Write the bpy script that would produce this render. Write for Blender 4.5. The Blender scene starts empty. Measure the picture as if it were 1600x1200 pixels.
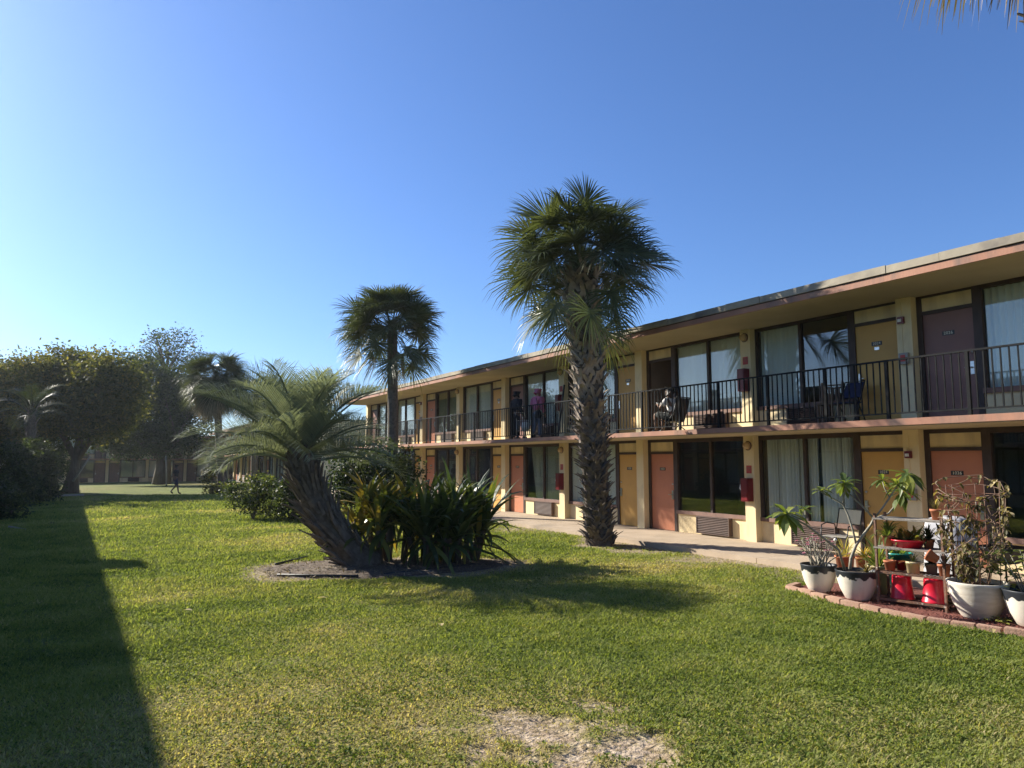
import bpy, math, random
import numpy as np
from mathutils import Vector, Matrix

# ------------------------------------------------------------------ camera, sky, sun, exposure
S = bpy.context.scene
COL = S.collection
R_ = math.radians
CAM_H, YAW, PITCH, FPX = 1.95, R_(29.92), math.atan(120 / 1140.), 1140.
cd = bpy.data.cameras.new('camera'); cam = bpy.data.objects.new('camera', cd); COL.objects.link(cam)
cam.location = (0, 0, CAM_H); cam.rotation_euler = (R_(90) + PITCH, 0, -YAW)
cd.sensor_width = 36; cd.lens = FPX / 1600 * 36; cd.clip_end = 3000; cd.clip_start = 0.05
S.camera = cam
SUN_B, SUN_E = R_(-31.0), R_(28.6)          # bearing from +Y (clockwise), elevation
SUNV = Vector((math.sin(SUN_B) * math.cos(SUN_E), math.cos(SUN_B) * math.cos(SUN_E), math.sin(SUN_E)))
W = bpy.data.worlds.new('World'); S.world = W; W.use_nodes = True
wt = W.node_tree; sk = wt.nodes.new('ShaderNodeTexSky'); sk.sky_type = 'NISHITA'; sk.sun_disc = False
sk.sun_elevation = SUN_E; sk.sun_rotation = SUN_B; sk.air_density = 1.0; sk.dust_density = 0.8; sk.ozone_density = 3.5
sk.altitude = 0
bg = wt.nodes['Background']; bg.inputs['Strength'].default_value = 0.086
tn = wt.nodes.new('ShaderNodeMix'); tn.data_type = 'RGBA'; tn.blend_type = 'MULTIPLY'; tn.inputs[0].default_value = 1
tn.inputs[7].default_value = (.59, .76, 1.04, 1)           # deeper blue of a dry winter sky
wt.links.new(sk.outputs[0], tn.inputs[6]); wt.links.new(tn.outputs[2], bg.inputs[0])
sl = bpy.data.lights.new('sun', 'SUN'); sl.energy = 5.0; sl.angle = R_(0.53); sl.color = (1.0, .93, .80)
so = bpy.data.objects.new('sun', sl); COL.objects.link(so); so.rotation_euler = SUNV.to_track_quat('Z', 'Y').to_euler()
so.location = (-30, 40, 30)
S.view_settings.view_transform = 'Standard'; S.view_settings.look = 'None'
S.view_settings.exposure = 1.03; S.view_settings.gamma = 1.0

rng = np.random.default_rng(7); rnd = random.Random(11)
U = rnd.uniform

# ------------------------------------------------------------------ helpers
CF = np.array([math.sin(YAW) * math.cos(PITCH), math.cos(YAW) * math.cos(PITCH), math.sin(PITCH)])
CR = np.array([math.cos(YAW), -math.sin(YAW), 0]); CU = np.cross(CR, CF)
def ray(px, py): return CF + CR * (px - 800) / FPX - CU * (py - 600) / FPX
def at(px, py, Z):                     # surveyed point: photo direction at a measured depth
    q = ray(px, py) * Z; q[2] += CAM_H; return Vector(q)
def gnd(px, py, z=0.):
    d = ray(px, py); q = d * ((z - CAM_H) / d[2]); return Vector((q[0], q[1], z))
def depth(p): return float((np.array(p) - [0, 0, CAM_H]) @ CF)

def ss(a, b, x):
    t = np.clip((x - a) / (b - a), 0, 1); return t * t * (3 - 2 * t)
def gz(y): return -0.42 * ss(45., 88., np.asarray(y, float))

_tab = rng.random((256, 256))
def vnoise(x, y):
    x = np.asarray(x, float); y = np.asarray(y, float)
    xi = np.floor(x).astype(int); yi = np.floor(y).astype(int); fx = x - xi; fy = y - yi
    fx = fx * fx * (3 - 2 * fx); fy = fy * fy * (3 - 2 * fy)
    g = lambda a, b: _tab[a % 256, b % 256]
    return (g(xi, yi) * (1 - fx) + g(xi + 1, yi) * fx) * (1 - fy) + (g(xi, yi + 1) * (1 - fx) + g(xi + 1, yi + 1) * fx) * fy
def fbm(x, y, s, o=4):
    v = 0; a = .5; t = 0
    for k in range(o): v = v + a * vnoise(x * s + 17 * k, y * s + 31 * k); t += a; a *= .5; s *= 2.03
    return v / t

class MB:
    def __init__(s): s.v = []; s.f = []; s.m = []; s.n = 0; s.at = []
    def add(s, vs, fs, mi=0, a=None):
        o = s.n; s.v.extend(tuple(p) for p in vs); s.n += len(vs)
        s.f.extend(tuple(i + o for i in f) for f in fs); s.m.extend([mi] * len(fs))
        s.at.extend([0. if a is None else a] * len(vs)); return s
    def box(s, x0, x1, y0, y1, z0, z1, mi=0):
        return s.add([(x0,y0,z0),(x1,y0,z0),(x1,y1,z0),(x0,y1,z0),(x0,y0,z1),(x1,y0,z1),(x1,y1,z1),(x0,y1,z1)],
              [(0,3,2,1),(4,5,6,7),(0,1,5,4),(1,2,6,5),(2,3,7,6),(3,0,4,7)], mi)
    def obox(s, c, ax, ay, az, hx, hy, hz, mi=0):
        c = Vector(c); ax, ay, az = Vector(ax), Vector(ay), Vector(az); vs = []
        for dz in (-1, 1):
            for dx, dy in ((-1,-1),(1,-1),(1,1),(-1,1)): vs.append(c + ax*hx*dx + ay*hy*dy + az*hz*dz)
        return s.add(vs, [(0,3,2,1),(4,5,6,7),(0,1,5,4),(1,2,6,5),(2,3,7,6),(3,0,4,7)], mi)
    def bar(s, a, b, w, t=None, mi=0):
        a, b = Vector(a), Vector(b); d = (b - a).normalized(); up = Vector((0,0,1)) if abs(d.z) < .95 else Vector((0,1,0))
        x = d.cross(up).normalized(); y = x.cross(d)
        return s.obox((a+b)/2, x, y, d, w/2, (t or w)/2, (b-a).length/2, mi)
    def tube(s, pts, rs, n=8, mi=0, cap=True, wob=0., a=None):
        pts = [Vector(p) for p in pts]
        if not hasattr(rs, '__len__'): rs = [rs] * len(pts)
        vs = []; ref = None
        for i, p in enumerate(pts):
            d = (pts[min(i+1, len(pts)-1)] - pts[max(i-1, 0)]).normalized()
            if ref is None: ref = d.orthogonal().normalized()
            ref = (ref - d * ref.dot(d)).normalized(); q = d.cross(ref)
            for k in range(n):
                t = 2*math.pi*k/n; r = rs[i] * (1 + (U(-wob, wob) if wob else 0))
                vs.append(p + (ref*math.cos(t) + q*math.sin(t)) * r)
        fs = [(i*n+k, i*n+(k+1)%n, (i+1)*n+(k+1)%n, (i+1)*n+k) for i in range(len(pts)-1) for k in range(n)]
        if cap: fs += [tuple(range(n-1, -1, -1)), tuple((len(pts)-1)*n + k for k in range(n))]
        return s.add(vs, fs, mi, a)
    def lathe(s, prof, c=(0,0,0), n=28, mi=0, M=None):
        c = Vector(c); vs = []
        for r, z in prof:
            for k in range(n):
                t = 2*math.pi*k/n; p = Vector((r*math.cos(t), r*math.sin(t), z))
                vs.append(c + (M @ p if M else p))
        m = len(prof)
        fs = [(i*n+k, i*n+(k+1)%n, (i+1)*n+(k+1)%n, (i+1)*n+k) for i in range(m-1) for k in range(n)]
        return s.add(vs, fs, mi)
    def strip(s, pts, ws, side, mi=0, a=None):      # ribbon of quads, side = width direction(s)
        vs = []
        for i, p in enumerate(pts):
            sd = side[i] if isinstance(side, list) else side
            vs += [Vector(p) - sd*ws[i]/2, Vector(p) + sd*ws[i]/2]
        return s.add(vs, [(2*i, 2*i+1, 2*i+3, 2*i+2) for i in range(len(pts)-1)], mi, a)
    def mesh(s, name, mats, smooth=False, off=(0,0,0), attr=False):
        me = bpy.data.meshes.new(name); o = Vector(off)
        me.from_pydata([Vector(p) - o for p in s.v], [], s.f)
        for m in (mats if isinstance(mats, (list, tuple)) else [mats]): me.materials.append(m)
        me.polygons.foreach_set('material_index', s.m)
        if smooth: me.polygons.foreach_set('use_smooth', [True] * len(s.f))
        if attr:
            at_ = me.attributes.new('tone', 'FLOAT', 'POINT'); at_.data.foreach_set('value', s.at)
        me.update(); return me
    def build(s, name, mats, parent=None, smooth=False, attr=False, org=None):
        if parent is not None: o = ORG.get(parent.name, Vector((0,0,0)))
        else: o = Vector(org) if org is not None else Vector((0,0,0))
        ob = bpy.data.objects.new(name, s.mesh(name, mats, smooth, o, attr)); COL.objects.link(ob)
        if parent is not None: ob.parent = parent; ORG[ob.name] = o
        else: ob.location = o; ORG[ob.name] = o
        return ob
ORG = {}
def tag(o, label=None, cat=None, group=None, kind=None):
    if label: o['label'] = label
    if cat: o['category'] = cat
    if group: o['group'] = group
    if kind: o['kind'] = kind
    return o
def thing(name, loc, label, cat, group=None):
    o = bpy.data.objects.new(name, None); COL.objects.link(o); o.location = loc; o.empty_display_size = .2
    ORG[o.name] = Vector(loc); return tag(o, label, cat, group)
def inst(name, me, parent, loc=(0,0,0), rot=None, label=None):
    o = bpy.data.objects.new(name, me); COL.objects.link(o); o.parent = parent; o.location = loc
    if rot: o.rotation_euler = rot
    if label: o['label'] = label
    return o

# ------------------------------------------------------------------ materials
def mat(name, c, rough=.7, c2=None, scale=6., detail=6., bump=0., bscale=40., metal=0., spec=.5, lo=.35, hi=.65, stretch=None, c3=None, s3=1., lo3=.55, hi3=.7):
    m = bpy.data.materials.new(name); m.use_nodes = True; t = m.node_tree; b = t.nodes['Principled BSDF']; L = t.links.new
    b.inputs['Roughness'].default_value = rough; b.inputs['Metallic'].default_value = metal
    b.inputs['Specular IOR Level'].default_value = spec
    b.inputs['Base Color'].default_value = (*c, 1)
    tc = t.nodes.new('ShaderNodeTexCoord'); vec = tc.outputs['Object']
    if stretch:
        mp = t.nodes.new('ShaderNodeMapping'); mp.inputs['Scale'].default_value = stretch; L(vec, mp.inputs[0]); vec = mp.outputs[0]
    out = None
    if c2 is not None:
        n = t.nodes.new('ShaderNodeTexNoise'); n.inputs['Scale'].default_value = scale; n.inputs['Detail'].default_value = detail; L(vec, n.inputs['Vector'])
        r = t.nodes.new('ShaderNodeMapRange'); r.inputs[1].default_value = lo; r.inputs[2].default_value = hi; L(n.outputs[0], r.inputs[0])
        x = t.nodes.new('ShaderNodeMix'); x.data_type = 'RGBA'; x.inputs[6].default_value = (*c, 1); x.inputs[7].default_value = (*c2, 1); L(r.outputs[0], x.inputs[0]); out = x.outputs[2]
        if c3 is not None:
            n3 = t.nodes.new('ShaderNodeTexNoise'); n3.inputs['Scale'].default_value = s3; n3.inputs['Detail'].default_value = 8; L(vec, n3.inputs['Vector'])
            r3 = t.nodes.new('ShaderNodeMapRange'); r3.inputs[1].default_value = lo3; r3.inputs[2].default_value = hi3; L(n3.outputs[0], r3.inputs[0])
            x3 = t.nodes.new('ShaderNodeMix'); x3.data_type = 'RGBA'; L(out, x3.inputs[6]); x3.inputs[7].default_value = (*c3, 1); L(r3.outputs[0], x3.inputs[0]); out = x3.outputs[2]
        L(out, b.inputs['Base Color'])
    if bump:
        n2 = t.nodes.new('ShaderNodeTexNoise'); n2.inputs['Scale'].default_value = bscale; n2.inputs['Detail'].default_value = 5; L(vec, n2.inputs['Vector'])
        bp = t.nodes.new('ShaderNodeBump'); bp.inputs['Strength'].default_value = bump; bp.inputs['Distance'].default_value = .02; L(n2.outputs[0], bp.inputs['Height']); L(bp.outputs[0], b.inputs['Normal'])
    return m
def leafmat(name, stops, rough=.45, trans=.35, scale=1.2, attr=True, spec=.4, tint=(1.3, 1.25, .5)):
    """leaf: colour runs along a ramp by the 'tone' attribute plus noise; part of the light passes through"""
    m = bpy.data.materials.new(name); m.use_nodes = True; t = m.node_tree; b = t.nodes['Principled BSDF']; L = t.links.new
    b.inputs['Roughness'].default_value = rough; b.inputs['Specular IOR Level'].default_value = spec
    at_ = t.nodes.new('ShaderNodeAttribute'); at_.attribute_name = 'tone'
    tc = t.nodes.new('ShaderNodeTexCoord'); n = t.nodes.new('ShaderNodeTexNoise'); n.inputs['Scale'].default_value = scale; n.inputs['Detail'].default_value = 3; L(tc.outputs['Object'], n.inputs['Vector'])
    ma = t.nodes.new('ShaderNodeMath'); ma.operation = 'MULTIPLY_ADD'; L(n.outputs[0], ma.inputs[0]); ma.inputs[1].default_value = .5; L(at_.outputs['Fac'], ma.inputs[2])
    mb = t.nodes.new('ShaderNodeMath'); mb.operation = 'SUBTRACT'; L(ma.outputs[0], mb.inputs[0]); mb.inputs[1].default_value = .25
    r = t.nodes.new('ShaderNodeValToRGB'); e = r.color_ramp.elements
    while len(e) < len(stops): e.new(.5)
    for k, (p, c) in enumerate(stops): e[k].position = p; e[k].color = (*c, 1)
    L(mb.outputs[0], r.inputs[0]); L(r.outputs[0], b.inputs['Base Color'])
    tr = t.nodes.new('ShaderNodeBsdfTranslucent'); mu = t.nodes.new('ShaderNodeMix'); mu.data_type = 'RGBA'; mu.blend_type = 'MULTIPLY'; mu.inputs[0].default_value = 1
    L(r.outputs[0], mu.inputs[6]); mu.inputs[7].default_value = (*[min(1.6, x) for x in tint], 1); L(mu.outputs[2], tr.inputs[0])
    mx = t.nodes.new('ShaderNodeMixShader'); mx.inputs[0].default_value = trans; L(b.outputs[0], mx.inputs[1]); L(tr.outputs[0], mx.inputs[2])
    L(mx.outputs[0], t.nodes['Material Output'].inputs[0]); return m
def glassmat():
    m = bpy.data.materials.new('window_glass'); m.use_nodes = True; t = m.node_tree; L = t.links.new
    t.nodes.remove(t.nodes['Principled BSDF'])
    lw = t.nodes.new('ShaderNodeLayerWeight'); lw.inputs[0].default_value = .5
    pw = t.nodes.new('ShaderNodeMath'); pw.operation = 'POWER'; L(lw.outputs['Facing'], pw.inputs[0]); pw.inputs[1].default_value = 4.2
    fr = t.nodes.new('ShaderNodeMath'); fr.operation = 'MULTIPLY_ADD'; L(pw.outputs[0], fr.inputs[0]); fr.inputs[1].default_value = .92; fr.inputs[2].default_value = .06
    tr = t.nodes.new('ShaderNodeBsdfTransparent'); tr.inputs[0].default_value = (.90, .93, .91, 1)
    gl = t.nodes.new('ShaderNodeBsdfGlossy'); gl.inputs['Roughness'].default_value = .008; gl.inputs[0].default_value = (.95, .97, 1, 1)
    mx = t.nodes.new('ShaderNodeMixShader'); L(fr.outputs[0], mx.inputs[0]); L(tr.outputs[0], mx.inputs[1]); L(gl.outputs[0], mx.inputs[2])
    tc = t.nodes.new('ShaderNodeTexCoord'); n = t.nodes.new('ShaderNodeTexNoise'); n.inputs['Scale'].default_value = .9; L(tc.outputs['Object'], n.inputs['Vector'])
    bp = t.nodes.new('ShaderNodeBump'); bp.inputs['Strength'].default_value = .02; bp.inputs['Distance'].default_value = .05; L(n.outputs[0], bp.inputs['Height']); L(bp.outputs[0], gl.inputs['Normal'])
    L(mx.outputs[0], t.nodes['Material Output'].inputs[0]); return m

M = {}
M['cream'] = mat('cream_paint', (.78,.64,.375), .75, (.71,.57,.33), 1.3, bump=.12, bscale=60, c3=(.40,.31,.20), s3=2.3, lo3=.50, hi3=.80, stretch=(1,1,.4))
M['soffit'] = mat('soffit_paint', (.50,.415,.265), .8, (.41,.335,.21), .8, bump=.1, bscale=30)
M['red_door'] = mat('coral_door_paint', (.53,.20,.10), .55, (.44,.165,.085), 1.5, c3=(.36,.15,.10), s3=3, lo3=.6, hi3=.85)
M['yellow_door'] = mat('mustard_door_paint', (.64,.36,.085), .55, (.56,.305,.07), 1.5, c3=(.40,.24,.09), s3=3, lo3=.6, hi3=.85)
M['maroon_door'] = mat('maroon_door_paint', (.23,.105,.078), .5, (.19,.085,.062), 1.5, c3=(.2,.09,.07), s3=3, lo3=.6, hi3=.85)
M['brown'] = mat('dark_brown_trim', (.040,.024,.018), .6, (.065,.04,.03), 4)
M['sill'] = mat('sill_mauve', (.22,.125,.095), .7, (.16,.09,.07), 4)
M['slab_edge'] = mat('brown_fascia_paint', (.38,.185,.115), .75, (.30,.14,.09), 2.0, stretch=(1,1,.25), c3=(.17,.11,.085), s3=2.6, lo3=.54, hi3=.72, bump=.15)
M['flashing'] = mat('roof_flashing', (.35,.30,.215), .7, (.26,.22,.16), 2.5, c3=(.13,.11,.09), s3=1.1, lo3=.52, hi3=.68, bump=.2, bscale=8)
M['roofing'] = mat('roof_gravel', (.35,.33,.30), .95, (.25,.24,.22), 20)
M['rail'] = mat('black_rail_paint', (.007,.008,.010), .6, (.012,.012,.012), 9, spec=.12)
M['interior'] = mat('room_wall', (.22,.19,.16), .9, (.18,.15,.13), 2)
M['glass'] = glassmat()
M['acgrille'] = mat('brown_louvre', (.10,.062,.05), .55, (.075,.048,.04), 5)
M['drape'] = mat('white_drape', (.84,.86,.84), .9, (.76,.78,.76), 3, stretch=(1,1,.1))
M['greydrape'] = mat('grey_green_drape', (.42,.45,.38), .9, (.36,.39,.33), 3, stretch=(1,1,.1))
M['olive'] = mat('olive_drape', (.36,.34,.20), .9, (.30,.29,.17), 3, stretch=(1,1,.1))
M['bluedrape'] = mat('navy_drape', (.05,.05,.10), .9, (.035,.035,.07), 3, stretch=(1,1,.1))
M['steel'] = mat('brushed_steel', (.62,.61,.58), .3, (.5,.49,.46), 20, metal=1)
M['plate'] = mat('number_plate_black', (.012,.012,.012), .4)
M['digits'] = mat('number_plate_digits', (.80,.72,.54), .5)
M['white'] = mat('white_plastic', (.78,.77,.73), .45, (.68,.67,.62), 6)
M['redbox'] = mat('red_cabinet_paint', (.17,.009,.013), .35, (.13,.008,.011), 4)
M['redsign'] = mat('faded_red_sign', (.52,.075,.06), .6, (.44,.06,.05), 5)
M['lampglass'] = mat('amber_lamp_glass', (.55,.40,.22), .25, (.45,.31,.16), 8)
M['greybox'] = mat('grey_box_paint', (.33,.31,.27), .5, (.27,.25,.22), 5)
M['concrete'] = mat('concrete', (.47,.37,.27), .9, (.40,.31,.22), 1.6, c3=(.24,.195,.15), s3=.7, lo3=.52, hi3=.75, bump=.35, bscale=70)
M['asphalt'] = mat('asphalt', (.05,.05,.05), .9, (.07,.07,.07), 8)
M['bark'] = mat('tree_bark', (.075,.058,.045), .9, (.13,.105,.08), 9, stretch=(1,1,.25), bump=.8, bscale=14)
M['palebark'] = mat('pale_bark', (.45,.41,.34), .85, (.33,.30,.25), 9, bump=.3)
M['palmtrunk'] = mat('palm_trunk_fibre', (.09,.068,.05), .95, (.15,.12,.09), 12, bump=.9, bscale=25)
M['boot'] = mat('palm_boot', (.40,.335,.26), .85, (.24,.19,.145), 5, stretch=(1,1,.4), c3=(.09,.068,.05), s3=1.6, lo3=.5, hi3=.66, bump=.5, bscale=40)
M['boot_dark'] = mat('palm_boot_dark', (.19,.155,.125), .9, (.09,.072,.058), 6, bump=.5, bscale=40)
M['sabal'] = leafmat('sabal_leaf', [(0,(.030,.042,.022)), (.5,(.078,.098,.048)), (.8,(.155,.17,.088)), (1,(.32,.26,.14))], .42, .28, 1.1, spec=.3)
M['deadfrond'] = leafmat('dead_palm_frond', [(0,(.10,.078,.052)), (.5,(.24,.19,.125)), (1,(.44,.37,.26))], .7, .2, 2)
M['pindo'] = leafmat('pindo_leaf', [(0,(.105,.13,.088)), (.45,(.205,.235,.165)), (.8,(.34,.365,.26)), (1,(.42,.37,.15))], .55, .36, .8, spec=.2, tint=(1.1,1.1,.65))
M['strap'] = leafmat('strap_leaf', [(0,(.030,.045,.018)), (.45,(.062,.095,.030)), (.75,(.17,.19,.05)), (1,(.42,.29,.06))], .4, .38, 1.3)
M['oak'] = leafmat('broad_leaf_olive', [(0,(.036,.048,.022)), (.5,(.078,.092,.034)), (.8,(.16,.15,.048)), (1,(.30,.22,.06))], .6, .5, .35, spec=.2)
M['greenleaf'] = leafmat('broad_leaf_green', [(0,(.022,.036,.015)), (.5,(.048,.070,.026)), (.85,(.11,.14,.05)), (1,(.25,.24,.06))], .5, .42, .6, spec=.25)
M['pluleaf'] = leafmat('plumeria_leaf', [(0,(.055,.095,.030)), (.5,(.17,.225,.07)), (1,(.40,.42,.10))], .4, .5, 4)
M['dryleaf'] = leafmat('dry_vine_leaf', [(0,(.06,.06,.025)), (.4,(.14,.12,.04)), (.75,(.38,.30,.13)), (1,(.6,.5,.28))], .6, .35, 8)
M['vine'] = mat('vine_stem', (.24,.155,.10), .8, (.16,.10,.07), 20)
M['plustem'] = mat('plumeria_stem', (.36,.33,.26), .7, (.24,.22,.17), 12, bump=.3)
M['pink'] = leafmat('pink_petal', [(0,(.55,.16,.26)), (1,(.80,.38,.46))], .5, .3, 8, tint=(1.1,.9,.9))
M['terracotta'] = mat('terracotta', (.50,.18,.085), .8, (.42,.145,.07), 10, c3=(.55,.35,.25), s3=6, lo3=.6, hi3=.75)
M['soil'] = mat('potting_soil', (.045,.032,.024), .95, (.08,.058,.042), 40, bump=.8, bscale=60)
M['mulch'] = mat('mulch', (.085,.06,.045), .95, (.17,.125,.09), 22, c3=(.27,.22,.165), s3=1.4, lo3=.55, hi3=.72, bump=1.0, bscale=35)
M['redmulch'] = mat('red_wood_mulch', (.22,.065,.045), .9, (.13,.045,.035), 45, c3=(.36,.17,.12), s3=30, lo3=.6, hi3=.7, bump=1.0, bscale=50)
M['brick'] = mat('paver_brick', (.43,.27,.19), .85, (.34,.20,.14), 9, c3=(.33,.21,.16), s3=7, lo3=.6, hi3=.75, bump=.4)
M['redplastic'] = mat('red_plastic', (.60,.012,.035), .32, (.52,.012,.03), 5, c3=(.5,.06,.07), s3=9, lo3=.65, hi3=.8)
M['teal'] = mat('teal_glaze', (.02,.30,.27), .25, (.02,.22,.20), 7)
M['creampot'] = mat('cream_pot', (.70,.60,.36), .5, (.62,.52,.30), 6)
M['rust'] = mat('rusty_steel', (.10,.055,.04), .7, (.21,.105,.06), 14, c3=(.42,.38,.33), s3=20, lo3=.62, hi3=.7, bump=.3)
M['greywood'] = mat('weathered_board', (.40,.36,.31), .85, (.24,.21,.18), 7, stretch=(8,1,8), bump=.4)
M['black'] = mat('black_enamel', (.012,.012,.013), .35, (.02,.02,.02), 6)
M['cloth'] = mat('grey_cover', (.45,.45,.46), .85, (.36,.36,.38), 4, bump=.4, bscale=9)
M['wood'] = mat('chair_wood', (.20,.115,.065), .6, (.12,.07,.04), 6, stretch=(6,6,1))
M['blue'] = mat('blue_fabric', (.012,.018,.06), .8, (.010,.014,.045), 8)
M['skin_brown'] = mat('skin_brown', (.20,.105,.065), .55, (.17,.09,.055), 10)
M['skin_tan'] = mat('skin_tan', (.38,.22,.15), .55, (.33,.19,.13), 10)
M['hair'] = mat('black_hair', (.012,.010,.009), .5, (.025,.02,.017), 60)
M['shirt_white'] = mat('white_tee', (.74,.73,.71), .9, (.64,.63,.62), 6, bump=.3, bscale=14)
M['pinkcloth'] = mat('pink_hoodie', (.52,.15,.25), .9, (.43,.12,.20), 6, bump=.4, bscale=12)
M['navy'] = mat('navy_cloth', (.010,.012,.020), .9, (.018,.02,.03), 6, bump=.4, bscale=12)
M['denim'] = mat('pale_denim', (.22,.24,.30), .9, (.16,.18,.23), 8, bump=.3, bscale=14)
M['shorts'] = mat('dark_shorts', (.025,.03,.03), .9, (.04,.045,.045), 8)
M['shoe'] = mat('dark_shoe', (.02,.02,.022), .6)

# glazed bowl: white with a ragged dark band at the rim
def bowlmat():
    m = bpy.data.materials.new('chipped_white_bowl'); m.use_nodes = True; t = m.node_tree; b = t.nodes['Principled BSDF']; L = t.links.new
    b.inputs['Roughness'].default_value = .45
    tc = t.nodes.new('ShaderNodeTexCoord'); sp = t.nodes.new('ShaderNodeSeparateXYZ'); L(tc.outputs['Object'], sp.inputs[0])
    n = t.nodes.new('ShaderNodeTexNoise'); n.inputs['Scale'].default_value = 9; n.inputs['Detail'].default_value = 6; L(tc.outputs['Object'], n.inputs['Vector'])
    ad = t.nodes.new('ShaderNodeMath'); ad.operation = 'MULTIPLY_ADD'; L(n.outputs[0], ad.inputs[0]); ad.inputs[1].default_value = .16; L(sp.outputs[2], ad.inputs[2])
    r = t.nodes.new('ShaderNodeMapRange'); r.inputs[1].default_value = .385; r.inputs[2].default_value = .395; L(ad.outputs[0], r.inputs[0])
    n2 = t.nodes.new('ShaderNodeTexNoise'); n2.inputs['Scale'].default_value = 5; n2.inputs['Detail'].default_value = 7; L(tc.outputs['Object'], n2.inputs['Vector'])
    r2 = t.nodes.new('ShaderNodeMapRange'); r2.inputs[1].default_value = .5; r2.inputs[2].default_value = .75; L(n2.outputs[0], r2.inputs[0])
    a = t.nodes.new('ShaderNodeMix'); a.data_type = 'RGBA'; a.inputs[6].default_value = (.74,.69,.60,1); a.inputs[7].default_value = (.55,.48,.39,1); L(r2.outputs[0], a.inputs[0])
    x = t.nodes.new('ShaderNodeMix'); x.data_type = 'RGBA'; L(r.outputs[0], x.inputs[0]); L(a.outputs[2], x.inputs[6]); x.inputs[7].default_value = (.018,.022,.03,1)
    L(x.outputs[2], b.inputs['Base Color']); return m
M['bowl'] = bowlmat()
M['plainbowl'] = mat('white_ribbed_bowl', (.74,.69,.60), .5, (.60,.54,.45), 4, stretch=(1,1,6), bump=.15, bscale=25)

# ------------------------------------------------------------------ ground
def edge_axis(lo, hi, step, far, g=1.35):
    a = list(np.arange(lo, hi + 1e-6, step)); s = step; x = hi
    while x < far: s *= g; x += s; a.append(x)
    s = step; x = lo; pre = []
    while x > -far: s *= g; x -= s; pre.append(x)
    return np.array(pre[::-1] + a)
BED = (4.75, 13.05, 2.35, 1.15)        # mulch island round the leaning palm: centre x, y, radii
def bed_r(x, y):
    ca, sa = math.cos(.30), math.sin(.30); dx = x - BED[0]; dy = y - BED[1]
    u = dx*ca - dy*sa; v = dx*sa + dy*ca
    return np.sqrt((u/BED[2])**2 + (v/BED[3])**2) + .16*(fbm(x, y, 1.3) - .5)
WALK_X = 11.15
def bare(x, y):
    n = fbm(x, y, 1.1, 5); n2 = fbm(x + 50, y, 5.0, 3)
    d1 = np.hypot((x - 3.00)/.68, (y - 4.60)/.56); d2 = np.hypot((x - 3.18)/.68, (y - 4.15)/.60); d3 = np.hypot((x-3.0)/.5, (y-4.95)/.26)
    a = np.minimum(np.minimum(d1, d2), d3)
    m = ss(1.25, .25, a + (n - .5)*1.2 + (n2 - .5)*2.4)
    w = ss(1.55, .15, (WALK_X - x) + (n - .5)*2.2 + (n2 - .5)*1.0) * (x < WALK_X + 1) * ss(24, 14, y + (n-.5)*10) * ss(2, 6, y)
    tr = ss(.9, .35, np.hypot(x - 10.37, y - 13.91) + (n - .5)*.8)
    be = ss(1.30, 1.0, bed_r(x, y) + (n - .5)*.5)*.8
    return np.clip(np.maximum(np.maximum(np.maximum(m, w*.92), tr), be), 0, 1)
def dry(x, y):
    n = fbm(x*.7 + 9, y + 3, .33, 5)
    near = np.exp(-(np.hypot(x - 3.2, y - 5.2)/2.2)**2) * .15
    far = .22*ss(30, 45, y)*ss(.45, .6, fbm(x, y, .5))
    return np.clip(ss(.46, .80, n + near) * .95 + far, 0, 1)
ax = edge_axis(-3.5, 12.5, .09, 900); ay = edge_axis(3.0, 22., .09, 900)
X, Y = np.meshgrid(ax, ay); xs, ys = X.ravel(), Y.ravel()
zs = gz(ys) + np.where((ys < 60) & (np.abs(xs) < 20), (fbm(xs, ys, .35, 3) - .5)*.06*ss(11.0, 9.0, xs), 0)
b_ = bare(xs, ys); zs = zs - b_*(.03 - .045*(fbm(xs, ys, 4.5, 3) - .5))*(ys < 9)
nx, ny = len(ax), len(ay)
idx = np.arange(nx*ny).reshape(ny, nx)
q = np.stack([idx[:-1,:-1], idx[:-1,1:], idx[1:,1:], idx[1:,:-1]], -1).reshape(-1, 4)
me = bpy.data.meshes.new('lawn'); me.vertices.add(nx*ny); me.vertices.foreach_set('co', np.stack([xs, ys, zs], -1).ravel())
me.loops.add(q.size); me.loops.foreach_set('vertex_index', q.ravel()); me.polygons.add(len(q)); me.polygons.foreach_set('loop_start', np.arange(0, q.size, 4)); me.polygons.foreach_set('use_smooth', np.ones(len(q), bool))
me.update(calc_edges=True)
for nm, arr in (('bare', b_), ('dry', dry(xs, ys))):
    a_ = me.attributes.new(nm, 'FLOAT', 'POINT'); a_.data.foreach_set('value', arr.astype(np.float32))
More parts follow.
